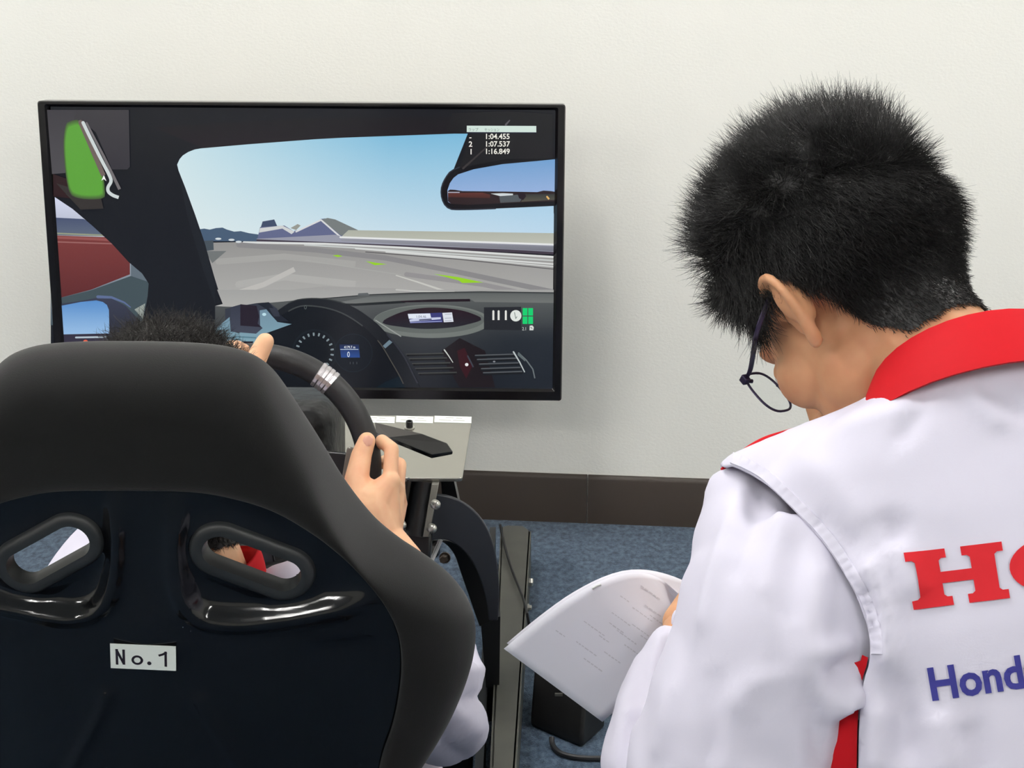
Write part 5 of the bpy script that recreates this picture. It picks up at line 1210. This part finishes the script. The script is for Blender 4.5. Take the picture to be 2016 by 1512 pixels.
# hair
M['hair_b'] = mat('dark_brown_hair', (30, 27, 25), .5, spec=.4)
q = HD.loc(head_co); hn = vnormals(head_co, head_fs)
isear = (np.abs(q[:, 0]) > .0775) & (q[:, 2] < .045)
inh = ~isear & (q[:, 2] > np.where(q[:, 1] > .055, .085, np.where(q[:, 1] > -.01, .028, -.085))) & (q[:, 2] > -.085)
thick = np.full(len(head_co), .010) * np.clip((q[:, 2] + .085) / .05, .2, 1)
c, kf, used = hair_cap(head_co, head_fs, inh, hn, thick, drv, None); cap2 = link('hair', mesh_np(c, kf, drv.location), drv, M['hair_b'])
rng = np.random.default_rng(11); n = 16000; i = rng.integers(0, len(c), n); nn = hn[used][i]; e = np.clip((q[used][i][:, 2] + .085) / .08, 0, 1)
clump = np.array([noise.noise_vector(V(x) * 38) for x in c[i]])
d = nn * .35 + clump * 1.3 + rng.normal(0, .25, (n, 3)) - np.array(HD.u) * (1 - e)[:, None] * .9
sc, sf = strands(c[i], d, (.007 + .017 * e) * (.7 + .5 * rng.random(n)), rng.uniform(.0002, .0004, n), .38, 5, .06)
o = link('hair_strands', fast_mesh(sc, sf, drv.location), cap2, M['hair_b']); o['kind'] = 'stuff'
# jacket
jm = MB()
def dsec(l, f, h, a, b_, n=32, pw=2.5): return [DB(l + a * math.copysign(abs(math.cos(t)) ** (2 / pw), math.cos(t)), f + b_ * math.copysign(abs(math.sin(t)) ** (2 / pw), math.sin(t)), h) for t in [2 * math.pi * k / n for k in range(n)]]
jm.loft([dsec(0, .012, -.026, .08, .058), dsec(0, .012, -.034, .10, .07), dsec(0, .015, -.055, .135, .08), dsec(0, .02, -.12, .155, .10), dsec(0, .022, -.22, .17, .108), dsec(0, .03, -.32, .185, .112)])
chain(jm, [DB(.05, .015, -.02), DB(.098, .02, -.028), DB(.122, .035, -.075)], [.045, .048, .054])
chain(jm, [DB(-.088, .015, -.034), DB(-.118, .02, -.036), DB(-.14, .03, -.07)], [.034, .042, .052])
chain(jm, [DB(.125, .04, -.085), eL, wL + (eL - wL) * .22], [.056, .056, .042])
ptube(jm, [(742, 1180, 1.57, 95), (800, 1290, 1.60, 112), (850, 1390, 1.63, 100), (882, 1432, 1.66, 74)])
ptube(jm, [(868, 1420, 1.65, 84), (890, 1434, 1.67, 72), (897, 1395, 1.69, 52), (886, 1330, 1.72, 60), (862, 1245, 1.76, 60), (818, 1150, 1.80, 52), (780, 1096, 1.83, 44)])
chain(jm, [DB(-.02, .03, -.30), at(800, 1560, 1.56)], [.10, .05])
jc, jf = union(jm, .0075, 4); jn = vnormals(jc, jf); jp = projnp(jc)
disp = np.array([noise.fractal(V((p[0] * 9, p[1] * 9, p[2] * 14)), 1.0, 2.0, 3) for p in jc]) * .006
for ln_, w, a in (([(905, 1385), (925, 1378), (945, 1372)], 9, -.010), ([(890, 1300), (915, 1320), (950, 1318)], 14, .006), ([(850, 1440), (905, 1490)], 16, -.008), ([(880, 1350), (900, 1400), (930, 1430)], 16, .006)):
    dd, par = dpoly(jp, ln_); disp += a * np.exp(-(dd / w) ** 2)
jc = jc + jn * disp[:, None]
o = link('jacket', mesh_np(jc, jf, drv.location), drv, M['cloth']); o.modifiers.new('s', 'SMOOTH').iterations = 2
rings = []
for k in range(-15, 16):
    ph = math.radians(k * 10.4); dn = (1 - math.cos(ph)) / 2; c_, s_ = math.cos(ph), math.sin(ph)
    lo_ = .034 * max(0.0, c_)
    rings.append([DB(.074 * s_, .006 - .066 * c_, .010 - .05 * dn - lo_), DB(.074 * s_, .008 - .066 * c_, .034 - .05 * dn - lo_), DB(.070 * s_, .014 - .060 * c_, .056 - .055 * dn - lo_), DB(.067 * s_, .016 - .056 * c_, .055 - .055 * dn - lo_), DB(.070 * s_, .008 - .060 * c_, .010 - .05 * dn - lo_)])
MB().loft(rings).build('collar', M['red'], drv, edge=50, subsurf=1)
tm = MB()
for hp_, kn_, an_ in ((dhL, dkL, daL), (dhR, dkR, daR)): chain(tm, [hp_, kn_, V(an_) + V((0, -.02, .03))], [.082, .066, .05])
capsule(tm, dhL, dhR, .10, .10)
tc_, tf_ = union(tm, .012, 4); link('trousers', mesh_np(tc_, tf_, drv.location), drv, M['cloth'])
for an in (daL, daR): shoe(an, drv)
